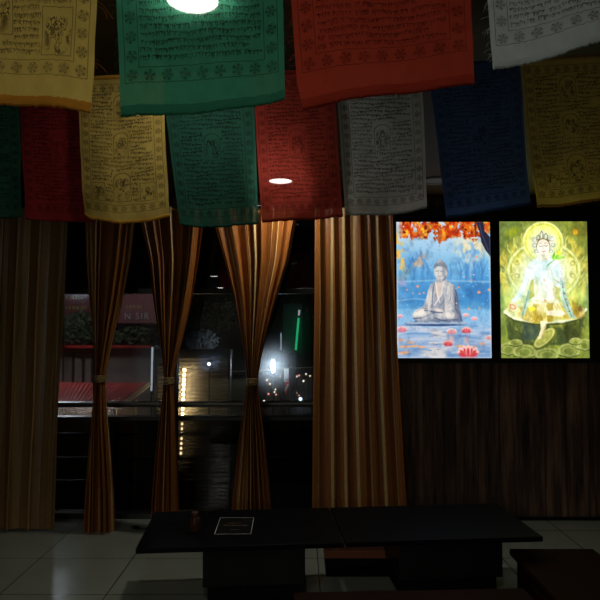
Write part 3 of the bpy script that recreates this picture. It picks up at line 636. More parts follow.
def flag(Y, L, R, Bt, color, label, group, seed, res, hem, pitch, boxes, rip, fray=(), ink=1.0):
    w, h = res; s = np.linspace(0, 1, w); t = np.linspace(0, 1, h)
    Lf, Rt, Bo = smooth(pl(L, t), h // 8), smooth(pl(R, t), h // 8), smooth(pl(Bt, s), w // 8)
    rs = np.random.RandomState(seed); jag = smooth(rs.randn(w) * 1.0, 3) * (Y > 2 and .45 or .7); jag[0] = jag[-1] = 0; Bo[:, 1] += jag
    Lf[-1], Rt[-1], Bo[0], Bo[-1] = L[-1], R[-1], L[-1], R[-1]
    To = np.array(L[0])[None] * (1 - s[:, None]) + np.array(R[0])[None] * s[:, None]
    U, V = s[None, :, None], t[:, None, None]
    P = (1 - V) * To[None] + V * Bo[None] + (1 - U) * Lf[:, None] + U * Rt[:, None] - ((1 - U) * (1 - V) * To[0] + U * (1 - V) * To[-1] + (1 - U) * V * Bo[0] + U * V * Bo[-1])
    W = px2w(P, Y); u, v = U[..., 0], V[..., 0]
    ph = rs.rand(4) * 6.28
    d = rip * (.15 + .85 * v) * (np.sin(5.2 * u + ph[0] + 1.4 * v) + .45 * np.sin(10.5 * u + ph[1] - 2 * v)) + rip * .45 * np.sin(6.0 * v + ph[2] + 2 * u) + rip * .25 * np.sin(19 * v + 5 * u + ph[3]) * v ** 2
    d = d + (fbm(h, w, seed + 5, 4, 3) - .5) * rip * .9
    W[..., 1] += d
    o = grid('prayer_flag', W, CLOTH[color], None, np.repeat(flag_ink(w, h, seed, hem, pitch, boxes, ink=ink)[..., None], 3, 2))
    tag(o, label, 'prayer flag', group)
    # folded hem along the foot: a flattened roll of the same cloth
    hw = W[-1].copy(); up = W[-max(3, int(hem * w * .32))]
    k = 9; H = np.zeros((k, w, 3)); th = .0022 if Y < 2 else .003
    for i in range(k):
        a = i / (k - 1); q = math.sin(a * math.pi)
        f = abs(1 - 2 * a)
        H[i] = hw * (1 - f) + up * f; H[i, :, 1] += (-1 if a < .5 else 1) * th * (1 if 0 < i < k - 1 else .4) * (1 if i != k // 2 else 0); H[i, :, 2] -= q ** 8 * .0035
    grid('hem', H, HEM[color], o)
    # sleeve round the cord
    top = W[0]; Sv = np.zeros((9, w, 3))
    for i in range(9):
        a = i / 8 * 2 * math.pi; Sv[i] = top; Sv[i, :, 1] += math.sin(a) * .008; Sv[i, :, 2] += .008 - math.cos(a) * .008
    grid('cord_sleeve', Sv, HEM[color], o)
    if fray:
        fb = bmesh.new()
        for side, n, ln in fray:
            e = W[:, 0] if side == 'l' else W[:, -1]; sg = -1 if side == 'l' else 1
            for _ in range(n):
                i = int(h * (.55 + .44 * rs.rand())); p = Vector(e[min(i, h - 1)]); l = ln * (.3 + rs.rand())
                pts = [p]; dr = Vector((sg * (.4 + rs.rand()), (rs.rand() - .5) * .6, (rs.rand() - .6) * .8)).normalized()
                for q in range(4):
                    dr = (dr + Vector(((rs.rand() - .5) * .9, (rs.rand() - .5) * .5, -.35 + (rs.rand() - .5) * .9))).normalized(); pts.append(pts[-1] + dr * l / 4)
                tube(fb, pts, .00022, 3)
        tag(obj('frayed_threads', fb, HEM[color], o), kind='stuff')
    return o
G1, G2 = 'large prayer flags on the nearer cord', 'prayer flags on the farther cord'
Y1, Y2 = 1.16, 2.20
big, small = (260, 410), (184, 302)
flag(Y1, [(-70, -172), (-68, 0), (-68, 98)], [(100, -172), (97, 0), (96, 70), (93, 114)], [(-68, 98), (0, 101), (40, 104.5), (70, 110), (93, 114)], 'yellow',
     'large yellow printed prayer flag with hem tinted orange as if lit through, leftmost on the nearer cord', G1, 11, big, .17, 11, [(.12, .56, .46, .88, 'arch'), (.72, .74, .99, .985, 'box')], .010, [('r', 6, .035)])
flag(Y1 - .012, [(112, -172), (117, 0), (122, 117)], [(280, -174), (283, 0), (285, 97)], [(122, 117), (160, 114.5), (200, 111.5), (250, 104), (285, 97)], 'green',
     'large green printed prayer flag with the brightest lamp shining through', G1, 12, big, .17, 11, [(.38, .30, .62, .46, 'arch')], .009, [('l', 18, .014), ('r', 16, .012)])
flag(Y1, [(287, -174), (291, 0), (297, 85), (303, 110)], [(467, -176), (470, 0), (473, 85)], [(303, 110), (325, 103), (345, 97.5), (400, 90), (440, 87), (473, 85)], 'red',
     'large red printed prayer flag with a sagging left corner on the nearer cord', G1, 13, big, .19, 11, [(.38, .30, .62, .46, 'arch')], .012, [('l', 34, .013), ('r', 16, .010)], .9)
flag(Y1 - .012, [(476, -176), (487, 0), (494, 67)], [(640, -180), (654, 0), (660, 22)], [(494, 67), (520, 62), (560, 54), (600, 42), (660, 22)], 'white',
     'large grey-white printed prayer flag at the right end of the nearer cord', G1, 14, big, .14, 11, [(.38, .30, .62, .46, 'arch')], .010, [('l', 24, .014)])
C4 = [(.37, .37, .63, .60, 'arch')]
CY = [(.37, .36, .60, .58, 'arch'), (.36, .73, .62, .98, 'arch'), (.0, .83, .22, .99, 'box'), (.76, .83, 1, .99, 'box'), (.38, .02, .62, .22, 'arch')]
flag(Y2, [(-62, 84), (-60, 218)], [(17, 82), (20, 150), (22, 217)], [(-60, 217), (22, 217)], 'darkgreen', 'dark green prayer flag cut by the left frame edge on the farther cord', G2, 21, small, .10, 8, C4, .010)
flag(Y2 + .05, [(19, 82), (23, 150), (27, 219)], [(92, 80), (94, 150), (97, 222)], [(27, 219), (60, 220.5), (97, 222)], 'darkred', 'crimson prayer flag left of the smaller mustard yellow flag', G2, 22, small, .10, 8, C4, .010)
flag(Y2, [(77, 80), (79, 140), (83, 213)], [(163, 78), (166, 150), (169, 215)], [(83, 213), (88, 217.5), (120, 223.5), (150, 221), (169, 215)], 'mustard', 'mustard yellow prayer flag with rounded lower corners hanging before curtains', G2, 23, small, .11, 8, CY, .012)
flag(Y2 + .04, [(161, 78), (170, 150), (180, 224)], [(253, 76), (256, 150), (258, 222)], [(180, 224), (200, 227.5), (225, 226.5), (240, 224), (258, 222)], 'darkgreen', 'small dark green prayer flag beneath the large bright green flag', G2, 24, small, .10, 8, C4, .010, [('r', 30, .016)])
flag(Y2, [(253, 76), (257, 150), (262, 222)], [(334, 72), (338, 150), (343, 216)], [(262, 222), (300, 219), (343, 216)], 'dullred', 'small red prayer flag with a round lamp glowing through it', G2, 25, small, .10, 8, C4, .009, [('l', 10, .012)])
flag(Y2 + .04, [(335, 71), (339, 120), (345, 215)], [(421, 68), (424, 110), (427, 207)], [(345, 215), (380, 214.5), (405, 212.5), (427, 207)], 'greywhite', 'small grey-white prayer flag above the right-hand brown curtain', G2, 26, small, .10, 8, C4, .009, [('l', 24, .012)])
flag(Y2, [(427, 68), (434, 115), (447, 217)], [(519, 63), (524, 130), (530, 204)], [(447, 217), (470, 214), (500, 210), (530, 204)], 'blue', 'dark blue prayer flag above the lake picture', G2, 27, small, .10, 8, C4, .010)
flag(Y2 + .04, [(520, 63), (527, 130), (537, 207)], [(611, 58), (617, 130), (624, 197)], [(537, 207), (560, 206.5), (580, 203), (624, 197)], 'mustard', 'mustard yellow prayer flag above the yellow-green picture', G2, 28, small, .10, 8, CY, .012)
for Y, pts, lab in ((Y1 - .006, [(-72, -173), (104, -173.5), (283, -175), (470, -177), (640, -181)], 'thin cord carrying the large nearer prayer flags'), (Y2 + .02, [(-62, 83), (18, 81.5), (77, 79.5), (163, 77), (253, 75.5), (335, 71), (424, 67), (520, 62.5), (611, 57.5)], 'thin cord carrying the smaller farther prayer flags')):
    P = [at(x, y, Y) + Vector((0, 0, .008)) for x, y in pts]
    P = [Vector((-3.3, Y, P[0].z + .04))] + P + [Vector((3.2, Y, P[-1].z + .05))]
    tag(obj('flag_cord', tube(bmesh.new(), P, .003, 6), M['cord'], None, True), lab, 'cord')

# ================================================================ curtains
CUR = 4.60
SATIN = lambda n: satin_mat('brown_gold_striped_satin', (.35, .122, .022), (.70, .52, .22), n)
DIMMED = lambda n: satin_mat('dimmed_brown_gold_satin', (.23, .12, .034), (.34, .21, .075), n)  # same satin for the far-left curtain, weaker light put into its colour
def drape(keys, folds, amp, stripes, seed, name, parent=None, ztop=2.46, SATIN=SATIN, side=.16):
    rows = np.array(keys, float); h, w = 150, folds * 22
    zk = np.array([zat(y, CUR) for y in rows[:, 0]]); xl = np.array([xat(x, CUR) for x in rows[:, 1]]); xr = np.array([xat(x, CUR) for x in rows[:, 2]])
    zk = np.r_[ztop, zk]; xl = np.r_[xl[0] + (xl[0] - xl[1]) * .3, xl]; xr = np.r_[xr[0] + (xr[0] - xr[1]) * .3, xr]
    z = np.linspace(ztop, max(.004, zk[-1]), h)
    Lx = smooth(np.interp(-z, -zk, xl), 10); Rx = smooth(np.interp(-z, -zk, xr), 10)
    r = np.random.RandomState(seed); s = np.linspace(0, 1, w)
    phase = 2 * math.pi * folds * s + smooth(np.repeat(r.randn(folds + 1) * 1.3, 22)[:w].copy(), 30)
    am = smooth(np.repeat(.45 + 1.0 * r.rand(folds + 1), 22)[:w].copy(), 30)
    wid = Rx - Lx; full = wid.max()
    P = np.zeros((h, w, 3))
    for i in range(h):
        gather = 1 - .45 * (1 - wid[i] / full)
        drift = .5 * math.sin(z[i] * 2.1 + seed) + .25 * math.sin(z[i] * 5 + seed * 2)
        a = amp * gather * am
        P[i, :, 0] = Lx[i] + wid[i] * s + (wid[i] / folds) * side * np.sin(2 * phase + drift) * np.minimum(1, np.minimum(s, 1 - s) * 9)
        P[i, :, 1] = CUR + a * np.sin(phase + drift * .6) + a * .35 * np.sin(2 * phase + 1.1 + drift) - .05 * (1 - wid[i] / full) * (1 - (2 * s - 1) ** 2)
        P[i, :, 2] = z[i]
    return grid(name, P, SATIN(stripes), parent)
GC = 'brown satin curtains along the window'
def tied(keys, tie, folds, stripes, seed, label):
    tx, ty, hw = tie; p = at(tx, ty, CUR)
    r = empty('curtain', (p.x, CUR, 0), label, 'curtain', GC)
    d = drape(keys, folds, .052, stripes, seed, 'drape', r, side=.2)
    d.location = (-p.x, -CUR, 0)
    b = bmesh.new(); k = 28
    for j in range(4):
        tube(b, [(hw * math.cos(2 * math.pi * i / k), -.025 + .070 * math.sin(2 * math.pi * i / k), p.z + (j - 1.5) * .011 + .004 * math.sin(6.28 * i / k + j)) for i in range(k)], .008, 6, True)
    tube(b, [(.0, -.093, p.z + .012), (.012, -.10, p.z + .0), (.004, -.103, p.z - .014), (-.012, -.10, p.z - .002)], .009, 6, True)
    obj('tieback', b, M['strap'], r, True)
tag(drape([(222, -84, 66), (300, -84, 64), (400, -84, 60), (529, -84, 58)], 7, .026, 9, 3, 'curtain', SATIN=DIMMED), 'wide brown satin curtain hanging loose at the far left', 'curtain', GC)
tied([(222, 83, 133), (260, 84.5, 129), (300, 88, 122), (340, 94, 113), (372, 97.5, 106.5), (384, 97, 106.5), (410, 94, 108), (450, 90, 112), (500, 87, 116), (531, 86, 117)], (102, 378, .036), 6, 10, 5, 'gathered brown satin curtain before the red sign outside')
tied([(222, 138, 203), (260, 148, 198), (300, 153, 191), (340, 160, 182), (374, 165.5, 174), (386, 165, 174), (410, 162, 176), (450, 157, 178), (500, 153, 180), (529, 152, 181)], (169.5, 380, .036), 6, 11, 8, 'gathered brown satin curtain beside the warm string of bulbs')
tied([(222, 213, 296), (260, 224, 289), (300, 234.5, 276), (340, 242, 265), (375, 247.5, 258), (387, 247, 258), (410, 243, 261), (450, 238, 266), (500, 233, 271), (529, 231, 273)], (252.5, 381, .038), 8, 13, 11, 'gathered brown satin curtain below the lamp, beside the green tube light')
tag(drape([(222, 315, 393), (300, 314.5, 395), (400, 313, 399), (500, 312, 404), (529, 311.5, 406)], 7, .018, 7, 14, 'curtain', side=.07), 'brown and gold striped satin curtain hanging straight beside the lit pictures', 'curtain', GC)
bm = tube(bmesh.new(), [(-2.95, CUR, 2.475), (.78, CUR, 2.475)], .014, 10)
for x in (-2.9, -1.4, -.6, .2, .70): tube(bm, [(x, CUR, 2.475), (x, WALL, 2.475)], .008, 8)
tag(obj('curtain_rail', bm, M['black'], None, True), 'black curtain rail above the window, behind the prayer flags', 'curtain rail')

# ================================================================ tables and benches
TH, ANG = .39, math.radians(4.7)
dx, dy = math.cos(ANG), math.sin(ANG)
FL = Vector((-.858, 3.18, 0)); TW, TD = 1.098, .625
def table(i, label, ped):
    c = FL + Vector((dx, dy, 0)) * (TW / 2 + i * (TW + .010)) + Vector((-dy, dx, 0)) * (TD / 2)
    r = empty('low_table', (c.x, c.y, 0), label, 'table', 'black low tables', ANG)
    obj('tabletop', B(-TW / 2, TW / 2, -TD / 2, TD / 2, TH - .028, TH, .004), M['table'], r)
    x0, x1, y0, y1 = ped
    obj('pedestal', B(x0, x1, y0, y1, .13, TH - .028, .004), M['black'], r)
    obj('plinth', B(x0 + .025, x1 - .025, y0 + .03, y1 - .03, 0, .13, .003), M['blackmatt'], r)
table(0, 'black low table on the left carrying the menu card', (-.21, .35, -.20, .20))
table(1, 'empty black low table on the right, joined to the menu table', (-.23, .365, -.20, .20))
def tpoint(px, py): 
    p = at(px, py, 3.0); d = p - Vector((0, 0, EYE)); return Vector((0, 0, EYE)) + d * ((TH - EYE) / d.z)
m0 = tpoint(235, 526)
r = empty('menu_card', (m0.x, m0.y, TH), 'black menu card with a pale border lying on the left table', 'menu', None, math.radians(1))
obj('card', B(-.107, .107, -.15, .15, 0, .003, .001), M['blackmatt'], r)
bm = bmesh.new()
for a in ((-.103, .103, -.146, -.141), (-.103, .103, .141, .146), (-.103, -.099, -.146, .146), (.099, .103, -.146, .146)): box(bm, *a, .003, .0034)
obj('border', bm, M['white'], r)
bm = bmesh.new(); rr = random.Random(4)
for y, x0, x1, hgt in ((.045, -.045, .03, .012), (.005, -.065, .075, .020), (-.07, -.02, .03, .008)):
    x = x0
    while x < x1:
        wd = .004 + rr.random() * .008; box(bm, x, x + wd * .5, y - hgt / 2, y + hgt / 2 * rr.random(), .003, .0034)
        box(bm, x, x + wd, y - hgt / 2, y - hgt / 2 + .003, .003, .0034); x += wd + .004
obj('lettering', bm, M['gold'], r)
b0 = tpoint(195, 531)
r = empty('glass_bottle', (b0.x, b0.y, TH), 'small brown glass jar standing left of the menu card', 'jar')
amber = N('amber_glass'); am_ = amber.n('BsdfPrincipled'); am_.inputs['Base Color'].default_value = (.12, .045, .02, 1); am_.inputs['Roughness'].default_value = .12; am_.inputs['Transmission Weight'].default_value = .35; amber.done(am_.outputs[0])
obj('body', lathe(bmesh.new(), [(0, .0), (.028, .0), (.031, .004), (.031, .06), (.024, .074), (.016, .08), (.016, .086), (.0, .086)], n=28), amber.m, r, True)
obj('cap', lathe(bmesh.new(), [(0, .086), (.018, .086), (.018, .104), (.016, .107), (0, .107)], n=28), M['brownwood'], r, True)
def bench(name, x0, x1, y0, y1, h, label, seatm, basem, rz=0, cush=0):
    cx, cy = (x0 + x1) / 2, (y0 + y1) / 2; w, d = (x1 - x0) / 2, (y1 - y0) / 2
    r = empty(name, (cx, cy, 0), label, 'bench', None, rz)
    obj('seat', B(-w, w, -d, d, h - .035 - cush, h, .006 + cush * .45), seatm, r, cush > 0)
    t = h - .035 - cush
    for sx in (-1, 1): obj('end_panel', B(sx * (w - .05) - .018, sx * (w - .05) + .018, -d + .03, d - .03, 0, t, .003), basem, r)
    obj('stretcher', B(-w + .068, w - .068, -.015, .015, .05, .11, .003), basem, r)
bench('low_bench', 1.20, 1.68, 2.80, 3.50, .275, 'dark red-brown wooden bench at the right end of the tables', M['bench'], M['bench'])
bench('low_bench', -.02, 1.10, 2.45, 2.96, .275, 'dark brown wooden bench before the right table at the frame bottom', M['bench'], M['blackmatt'], math.radians(2.5))
bench('low_bench', -.64, -.11, 2.45, 2.92, .25, 'black rounded bench before the left table at the frame bottom', M['blackmatt'], M['blackmatt'], 0, .03)
r = empty('floor_stand', (.66, 3.93, 0), 'low black stand with a brown wooden top behind the right table', 'stand')
obj('base', B(-.50, .50, -.15, .15, 0, .115, .004), M['blackmatt'], r); obj('top', B(-.51, .51, -.16, .16, .115, .165, .004), plain('lightened_brown_wood', (.34, .11, .045), .5), r)  # top's brown lightened in colour to show up in the table's shadow
p = at(136, 525, 4.67)
tag(obj('cable', tube(bmesh.new(), [(p.x - .045, 4.70, .006), (p.x - .02, 4.66, .006), (p.x + .025, 4.63, .006), (p.x + .03, 4.67, .008), (p.x - .01, 4.69, .014), (p.x - .012, 4.655, .018), (p.x + .05, 4.64, .006), (p.x + .12, 4.66, .006)], .005, 6), M['black'], None, True), 'short black cable looped on the tiles by the window', 'cable')

# ================================================================ outside, seen through the glass
GZ = -1.2
struct('ground', obj('ground', B(-25, 25, WALL + .3, 60, GZ - .2, GZ), M['earth']))
struct('wall_outside', obj('wall_outside', B(-25, 25, 34, 34.4, GZ, 4.5), plain('far_dark_building', (.03, .035, .045), .9, scale=.6)))
def pbox(bm, px0, px1, py0, py1, Y, t, bev=0): 
    a, b = at(px0, py0, Y), at(px1, py1, Y); return box(bm, a.x, b.x, Y, Y + t, b.z, a.z, bev)
def child(name, bm, mat):
    o = obj(name, bm, mat, r); o.location = -Vector(r.location); return o
# red sign board
r = empty('sign_board', at(115, 346, 11), 'dark red sign board with grey letters outside the window', 'sign')
o = obj('panel', pbox(bmesh.new(), 50, 172, 288, 323, 11, .12), M['red'], r); o.location = -Vector(r.location)
for x in (58, 165): a = at(x, 322, 11); child('post', B(a.x - .03, a.x + .03, 11.03, 11.1, GZ, a.z), M['alu'])
def text_mesh(s, size):
    cu = bpy.data.curves.new('t', 'FONT'); cu.body = s; cu.size = size; cu.extrude = .012; cu.space_character = 1.25
    t = bpy.data.objects.new('t', cu); C.objects.link(t); bpy.context.view_layer.update()
    me = bpy.data.meshes.new_from_object(t.evaluated_get(bpy.context.evaluated_depsgraph_get())); bpy.data.objects.remove(t); return me
o = link('lettering', text_mesh('N SIR', .175), M['letters'], r); q = at(124.3, 319.3, 10.985); o.rotation_euler = (math.pi / 2, 0, 0)
o.location = q - Vector(r.location); wx = max(v.co.x for v in o.data.vertices); k_ = (xat(149.3, 10.985) - q.x) / wx; o.scale = (k_, 1, 1)
bm = bmesh.new(); rr = random.Random(8)
for y, x0, x1 in ((298, 66, 83), (308, 66, 86), (307, 126, 142)):
    x = x0
    while x < x1: wd = 1 + rr.random() * 2; pbox(bm, x, x + wd, y - 1 - rr.random() * 1.5, y + 1 + rr.random(), 10.985, .012); x += wd + 1 + rr.random()
o = obj('small_lettering', bm, M['gold'], r); o.location = -Vector(r.location)
# plants
def bush(px, py, Y, rx, rz, n, label, mat, name='shrub', group=None, seed=1, base=True):
    c = at(px, py, Y); rr = random.Random(seed); bm = bmesh.new()
    r = empty(name, (c.x, c.y, GZ), label, 'tree' if 'tree' in name else 'shrub', group)
    for _ in range(n * 3):
        d = Vector((rr.gauss(0, 1), rr.gauss(0, 1), rr.gauss(0, 1))).normalized() * (.35 + .65 * rr.random() ** .5)
        p = Vector((d.x * rx, d.y * rx, c.z - GZ + d.z * rz)); s = .022 + .035 * rr.random()
        a = Vector((rr.uniform(-1, 1), rr.uniform(-1, 1), rr.uniform(-1, 1))).normalized() * s; b = a.orthogonal().normalized() * s * .5
        vs = [bm.verts.new(q) for q in (p - a, p + b, p + a, p - b)]; bm.faces.new(vs)
    obj('foliage', bm, mat, r)
    st = tube(bmesh.new(), [(0, 0, 0), (.05, 0, (c.z - GZ) * .5), (0, 0, c.z - GZ + rz * .3)], [.06, .045, .02], 6); obj('trunk', st, M['bench'], r, True)
bush(80, 330, 10.4, .36, .32, 700, 'dark bush under the left part of the sign', M['leaf'], seed=1)
bush(136, 337, 10.4, .36, .18, 500, 'dark bush under the grey letters of the sign', M['leaf'], seed=2)
bush(215, 308, 14, .95, .55, 1300, 'dark tree outside between the two middle curtains', M['leaf'], 'street_tree', seed=3)
bush(202, 341, 13, .36, .26, 220, 'pale leaved shrub below the dark street tree', plain('pale_leaves', (.62, .66, .70), .6, vary=.4, scale=30), seed=4)
bush(312, 300, 15, .8, .5, 900, 'dark tree outside behind the green tube light', M['leaf'], 'street_tree', seed=6)
# grey shed with red roof edge and barred window
r = empty('shed', (at(100, 400, 9.2).x, 9.2, GZ), 'grey rendered shed with a red roof edge behind the red awning', 'shed')
a, b = at(40, 347, 9.2), at(151, 347, 9.2); child('wall', box(bmesh.new(), a.x, b.x, 9.2, 9.8, GZ, a.z), M['grey'])
child('roof_edge', pbox(bmesh.new(), 40, 151, 345.5, 348, 9.13, .07), M['redtile'])
wf = bmesh.new()
for q in ((72, 73.2, 352, 388), (82, 83, 352, 388), (91, 92, 352, 388), (72, 92, 351.5, 353)): pbox(wf, *q, 9.16, .04)
child('window_bars', wf, M['alu'])
# red awning with pale edge board
r = empty('awning', (at(95, 400, 7.6).x, 7.6, GZ), 'red corrugated awning with a pale edge board outside the window', 'awning')
A0, A1, A2, A3 = at(30, 382, 8.6), at(147, 383, 8.6), at(117, 405, 7.0), at(30, 406, 7.0)
nU, nV = 120, 12; P = np.zeros((nV, nU, 3))
for i in range(nV):
    for j in range(nU):
        t, s = i / (nV - 1), j / (nU - 1); q = (A0 * (1 - s) + A1 * s) * (1 - t) + (A3 * (1 - s) + A2 * s) * t
        P[i, j] = q + Vector((0, 0, .008 * math.sin(s * 2 * math.pi * 26)))
o = grid('roof_sheet', P, M['redtile'], r); o.location = -Vector(r.location)
d = (A2 - A1); bm = bmesh.new(); tube(bm, [A1 + Vector((.03, 0, -.02)), A2 + Vector((.03, 0, -.02))], .035, 4); child('edge_board', bm, M['pale'])
for q in (A2 + Vector((-.05, .05, -.05)), A3 + Vector((.05, .05, -.05))): child('post', B(q.x - .03, q.x + .03, q.y - .03, q.y + .03, GZ, q.z), M['alu'])
child('added_lamp_tube', tube(bmesh.new(), [(-3.05, 7.5, A2.z - .06), (-2.25, 7.5, A2.z - .06)], .016, 8), glowing('awning_lamp_glow', (1, .93, .8), 9))  # unseen tube added under the awning to light the low wall
r = empty('low_wall', (at(90, 405, 7.9).x, 7.9, GZ), 'pale low wall under the red awning', 'wall')
a, b_ = at(50, 403, 7.9), at(134, 403, 7.9); child('masonry', box(bmesh.new(), a.x, b_.x, 7.9, 8.05, GZ, a.z - .02), M['shutter']); child('coping', box(bmesh.new(), a.x, b_.x, 7.87, 8.08, a.z - .02, a.z + .02, .004), M['pale'])
# pale upright lamp tube
def tube_light(px0, py0, px1, py1, Y, rad, label, col, strength, name='tube_light', cap=None):
    a, b = at(px0, py0, Y), at(px1, py1, Y)
    r = empty(name, (b.x, Y, b.z), label, 'light')
    o = obj('tube', tube(bmesh.new(), [a, b], rad, 8), glowing(name + '_glow', col, strength), r); o.location = -Vector(r.location)
    e = bmesh.new(); tube(e, [a + Vector((0, 0, .05)), a], rad * 1.25, 8); tube(e, [b, b - Vector((0, 0, .05))], rad * 1.25, 8); tube(e, [b - Vector((0, .0, .05)), Vector((b.x, Y, GZ))], .012, 6)
    o = obj('holder', e, M['alu'], r); o.location = -Vector(r.location)
    return r
tube_light(152.4, 347, 151.4, 391, 8.8, .014, 'thin pale blue upright tube light beside the red awning', (.75, .88, 1), .55)
r = tube_light(298.6, 318, 295.8, 350, 12, .022, 'green upright tube light with a white tip on a green panel outside', (.03, .75, .28), .7)
o = obj('white_tip', tube(bmesh.new(), [at(299.3, 310, 12), at(298.7, 317, 12)], .02, 8), glowing('white_tip_glow', (.8, .9, 1), .5), r); o.location = -Vector(r.location)
r = empty('green_panel', (at(292, 353, 12.15).x, 12.15, GZ), 'dark green upright panel behind the green tube light', 'panel')
child('board', pbox(bmesh.new(), 283, 302, 304, 353, 12.15, .08), M['green'])
a = at(292, 353, 12.15); child('post', B(a.x - .05, a.x + .05, 12.16, 12.22, GZ, a.z), M['alu'])
tube_light(281, 333, 281, 350, 11.8, .012, 'faint bluish tube light left of the green panel', (.6, .8, 1), .5)
# shutter and bulbs
r = empty('roller_shutter', (at(205, 400, 8.6).x, 8.6, GZ), 'corrugated roller shutter lit by a hanging string of warm bulbs', 'shutter')
a, b = at(158, 358, 8.6), at(228, 358, 8.6); h_ = 400; P = np.zeros((h_, 2, 3))
zz = np.linspace(a.z, GZ, h_)
P[..., 2] = zz[:, None]; P[:, 0, 0] = a.x; P[:, 1, 0] = b.x; P[..., 1] = (8.6 + .012 * np.sin(zz * 2 * math.pi / .055))[:, None]
o = grid('slats', P, M['shutter'], r); o.location = -Vector(r.location)
bm = bmesh.new(); box(bm, a.x - .04, b.x + .04, 8.55, 8.8, a.z, a.z + .12); box(bm, a.x - .04, a.x, 8.57, 8.7, GZ, a.z); box(bm, b.x, b.x + .04, 8.57, 8.7, GZ, a.z); child('housing', bm, M['alu'])
r = empty('string_light', at(184, 366, 8.42), 'hanging string of warm bulbs in front of the roller shutter', 'string light')
wire = [at(184.5 - 4 * (y - 366) / 96, y, 8.545) for y in (366, 390, 414, 438, 462)]
child('wire', tube(bmesh.new(), wire, .005, 5), M['black'])
bulbm = glowing('warm_bulb', (1, .74, .38), 34); bulb0 = None
for i in range(19):
    y = 370 + i * 4.9; p = at(184.5 - 4 * (y - 366) / 96, y, 8.52)
    if bulb0 is None:
        bulb0 = obj('bulb', lathe(bmesh.new(), [(0, -.02), (.014, -.014), (.018, 0), (.012, .014), (.006, .022), (0, .022)], n=10), bulbm, r, True); o = bulb0
    else:
        o = bulb0.copy(); C.objects.link(o); o.parent = r
    o.location = p - Vector(r.location)
# strong white lamp, banner, small lamps
def lamp_ball(name, px, py, Y, rad, col, strength, label, group=None, tall=1.0, cat='light'):
    p = at(px, py, Y)
    r = empty(name, (p.x, Y, GZ), label, cat, group)
    o = obj('lamp', lathe(bmesh.new(), [(rad * math.cos(t) , rad * tall * math.sin(t)) for t in np.linspace(-math.pi / 2, math.pi / 2, 9)], n=12), glowing(name + '_glow', col, strength), r, True); o.location = (0, 0, p.z - GZ)
    obj('pole', tube(bmesh.new(), [(0, .03, 0), (0, .03, p.z - GZ)], .015, 6), M['alu'], r)
    return r
lamp_ball('street_lamp', 273, 366, 12.7, .046, (.75, .9, 1), 40, 'brightest bluish white street lamp outside, right of a gathered curtain', None, 3.0, 'street lamp')
ld = bpy.data.lights.new('street_point_light', 'POINT'); ld.energy = 5; ld.color = (.7, .86, 1); ld.shadow_soft_size = .2
lo = bpy.data.objects.new('street_point_light', ld); C.objects.link(lo); lo.location = at(274.5, 366, 12.5)
ld = bpy.data.lights.new('street_point_light', 'POINT'); ld.energy = 26; ld.color = (1, .93, .86); ld.shadow_soft_size = .12  # warm point light added by the unseen lamp to brighten shed and awning
lo = bpy.data.objects.new('street_point_light', ld); C.objects.link(lo); lo.location = at(64, 274, 8.95) + Vector((.05, -.35, .1))
lamp_ball('street_lamp', 209, 364, 8.3, .018, (.5, .7, 1), 20, 'small blue-white lamp outside between the middle curtains', None, 1, 'street lamp')
lamp_ball('street_lamp', 64, 274, 8.95, .10, (.7, .86, 1), 80, 'bluish street lamp outside, seen only as a pale streak mirrored in the floor tiles', None, 1.2, 'street lamp')
cc = [(1, .8, .5), (1, .35, .25), (1, .95, .85), (.6, .8, 1)]
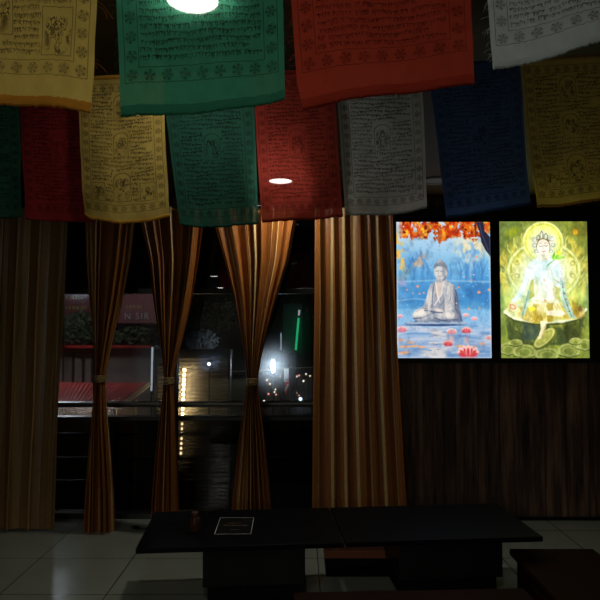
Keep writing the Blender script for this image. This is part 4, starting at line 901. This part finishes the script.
for i, (x, y, k) in enumerate(((267, 380, 0), (270, 384, 0), (274.5, 392, 2), (275.5, 389.5, 0), (269.5, 399.5, 0), (264, 401, 2), (268.5, 394, 1), (276, 394.5, 1), (280.5, 376.5, 2), (290.5, 377, 1), (293, 375, 1), (296.5, 376.5, 2), (299, 375.5, 1), (306, 374, 2), (310, 376, 0), (303.5, 381, 2), (300.5, 399, 3), (293, 400, 2), (299, 395.5, 1), (296.5, 393, 0))):
    lamp_ball('distant_lamp', x, y, 20 + (i % 5), .035 + (.03 if k == 3 else 0), cc[k], 1.6 if k != 3 else 3, ['tiny warm street light far outside', 'tiny red street light far outside', 'tiny white street light far outside', 'bluish white street light low beside the right-hand curtain'][k], 'tiny lights far down the street')
r = empty('striped_banner', (at(286, 395, 13).x, 13, GZ), 'narrow upright banner, white above and red striped below, outside', 'banner')
child('panel', pbox(bmesh.new(), 284, 288.6, 368, 382, 13, .05), M['white']); 
bm = bmesh.new(); a = [at(x, y, 13) for x, y in ((285.4, 381), (289, 377), (288.4, 388), (286, 395.5), (284.8, 391))]
f1 = [bm.verts.new(v) for v in a]; f2 = [bm.verts.new(v + Vector((0, .05, 0))) for v in a]; bm.faces.new(f1); bm.faces.new(f2[::-1])
for i in range(5): bm.faces.new((f1[i], f1[(i + 1) % 5], f2[(i + 1) % 5], f2[i]))
child('red_tail', bm, plain('red_banner_cloth', (.6, .04, .04), .6))
bm = bmesh.new(); tube(bm, [at(285.2, 391, 12.99), at(288.4, 384, 12.99)], .016, 4); child('stripe', bm, M['white']); child('pole', tube(bmesh.new(), [at(286, 394, 13.03), Vector((at(286, 394, 13.03).x, 13.03, GZ))], .015, 6), M['alu'])
r = empty('overhead_cable', (at(172, 371, 12.6).x, 12.6, GZ), 'thin pale overhead cable crossing between two poles outside the window', 'cable')
child('cable', tube(bmesh.new(), [at(168, 371, 12.6), at(205, 372, 12.6), at(246, 371, 12.6), at(332, 366, 12.6)], .010, 5), plain('pale_cable', (.4, .33, .2), .6))
for q in (at(168, 370, 12.6), at(332, 365, 12.6)): child('pole', tube(bmesh.new(), [(q.x, 12.6, GZ), (q.x, 12.6, q.z)], .03, 8), M['alu'])
# balcony railing just outside the lower panes
r = empty('railing', (-1.2, 5.3, GZ), 'dark horizontal bar railing outside the lower tinted panes', 'railing')
for z in (zat(434, 5.3), zat(458, 5.3), zat(481, 5.3)): child('rail', B(-3.2, .7, 5.28, 5.32, z - .010, z + .010, .003), M['alu'])
ps = bmesh.new()
for x in (-3.15, -1.62, -.36, .65): 
    ps_ = bmesh.new(); box(ps_, x - .02, x + .02, 5.325, 5.36, GZ, .70); child('upright', ps_, M['alu'])
ps.free()
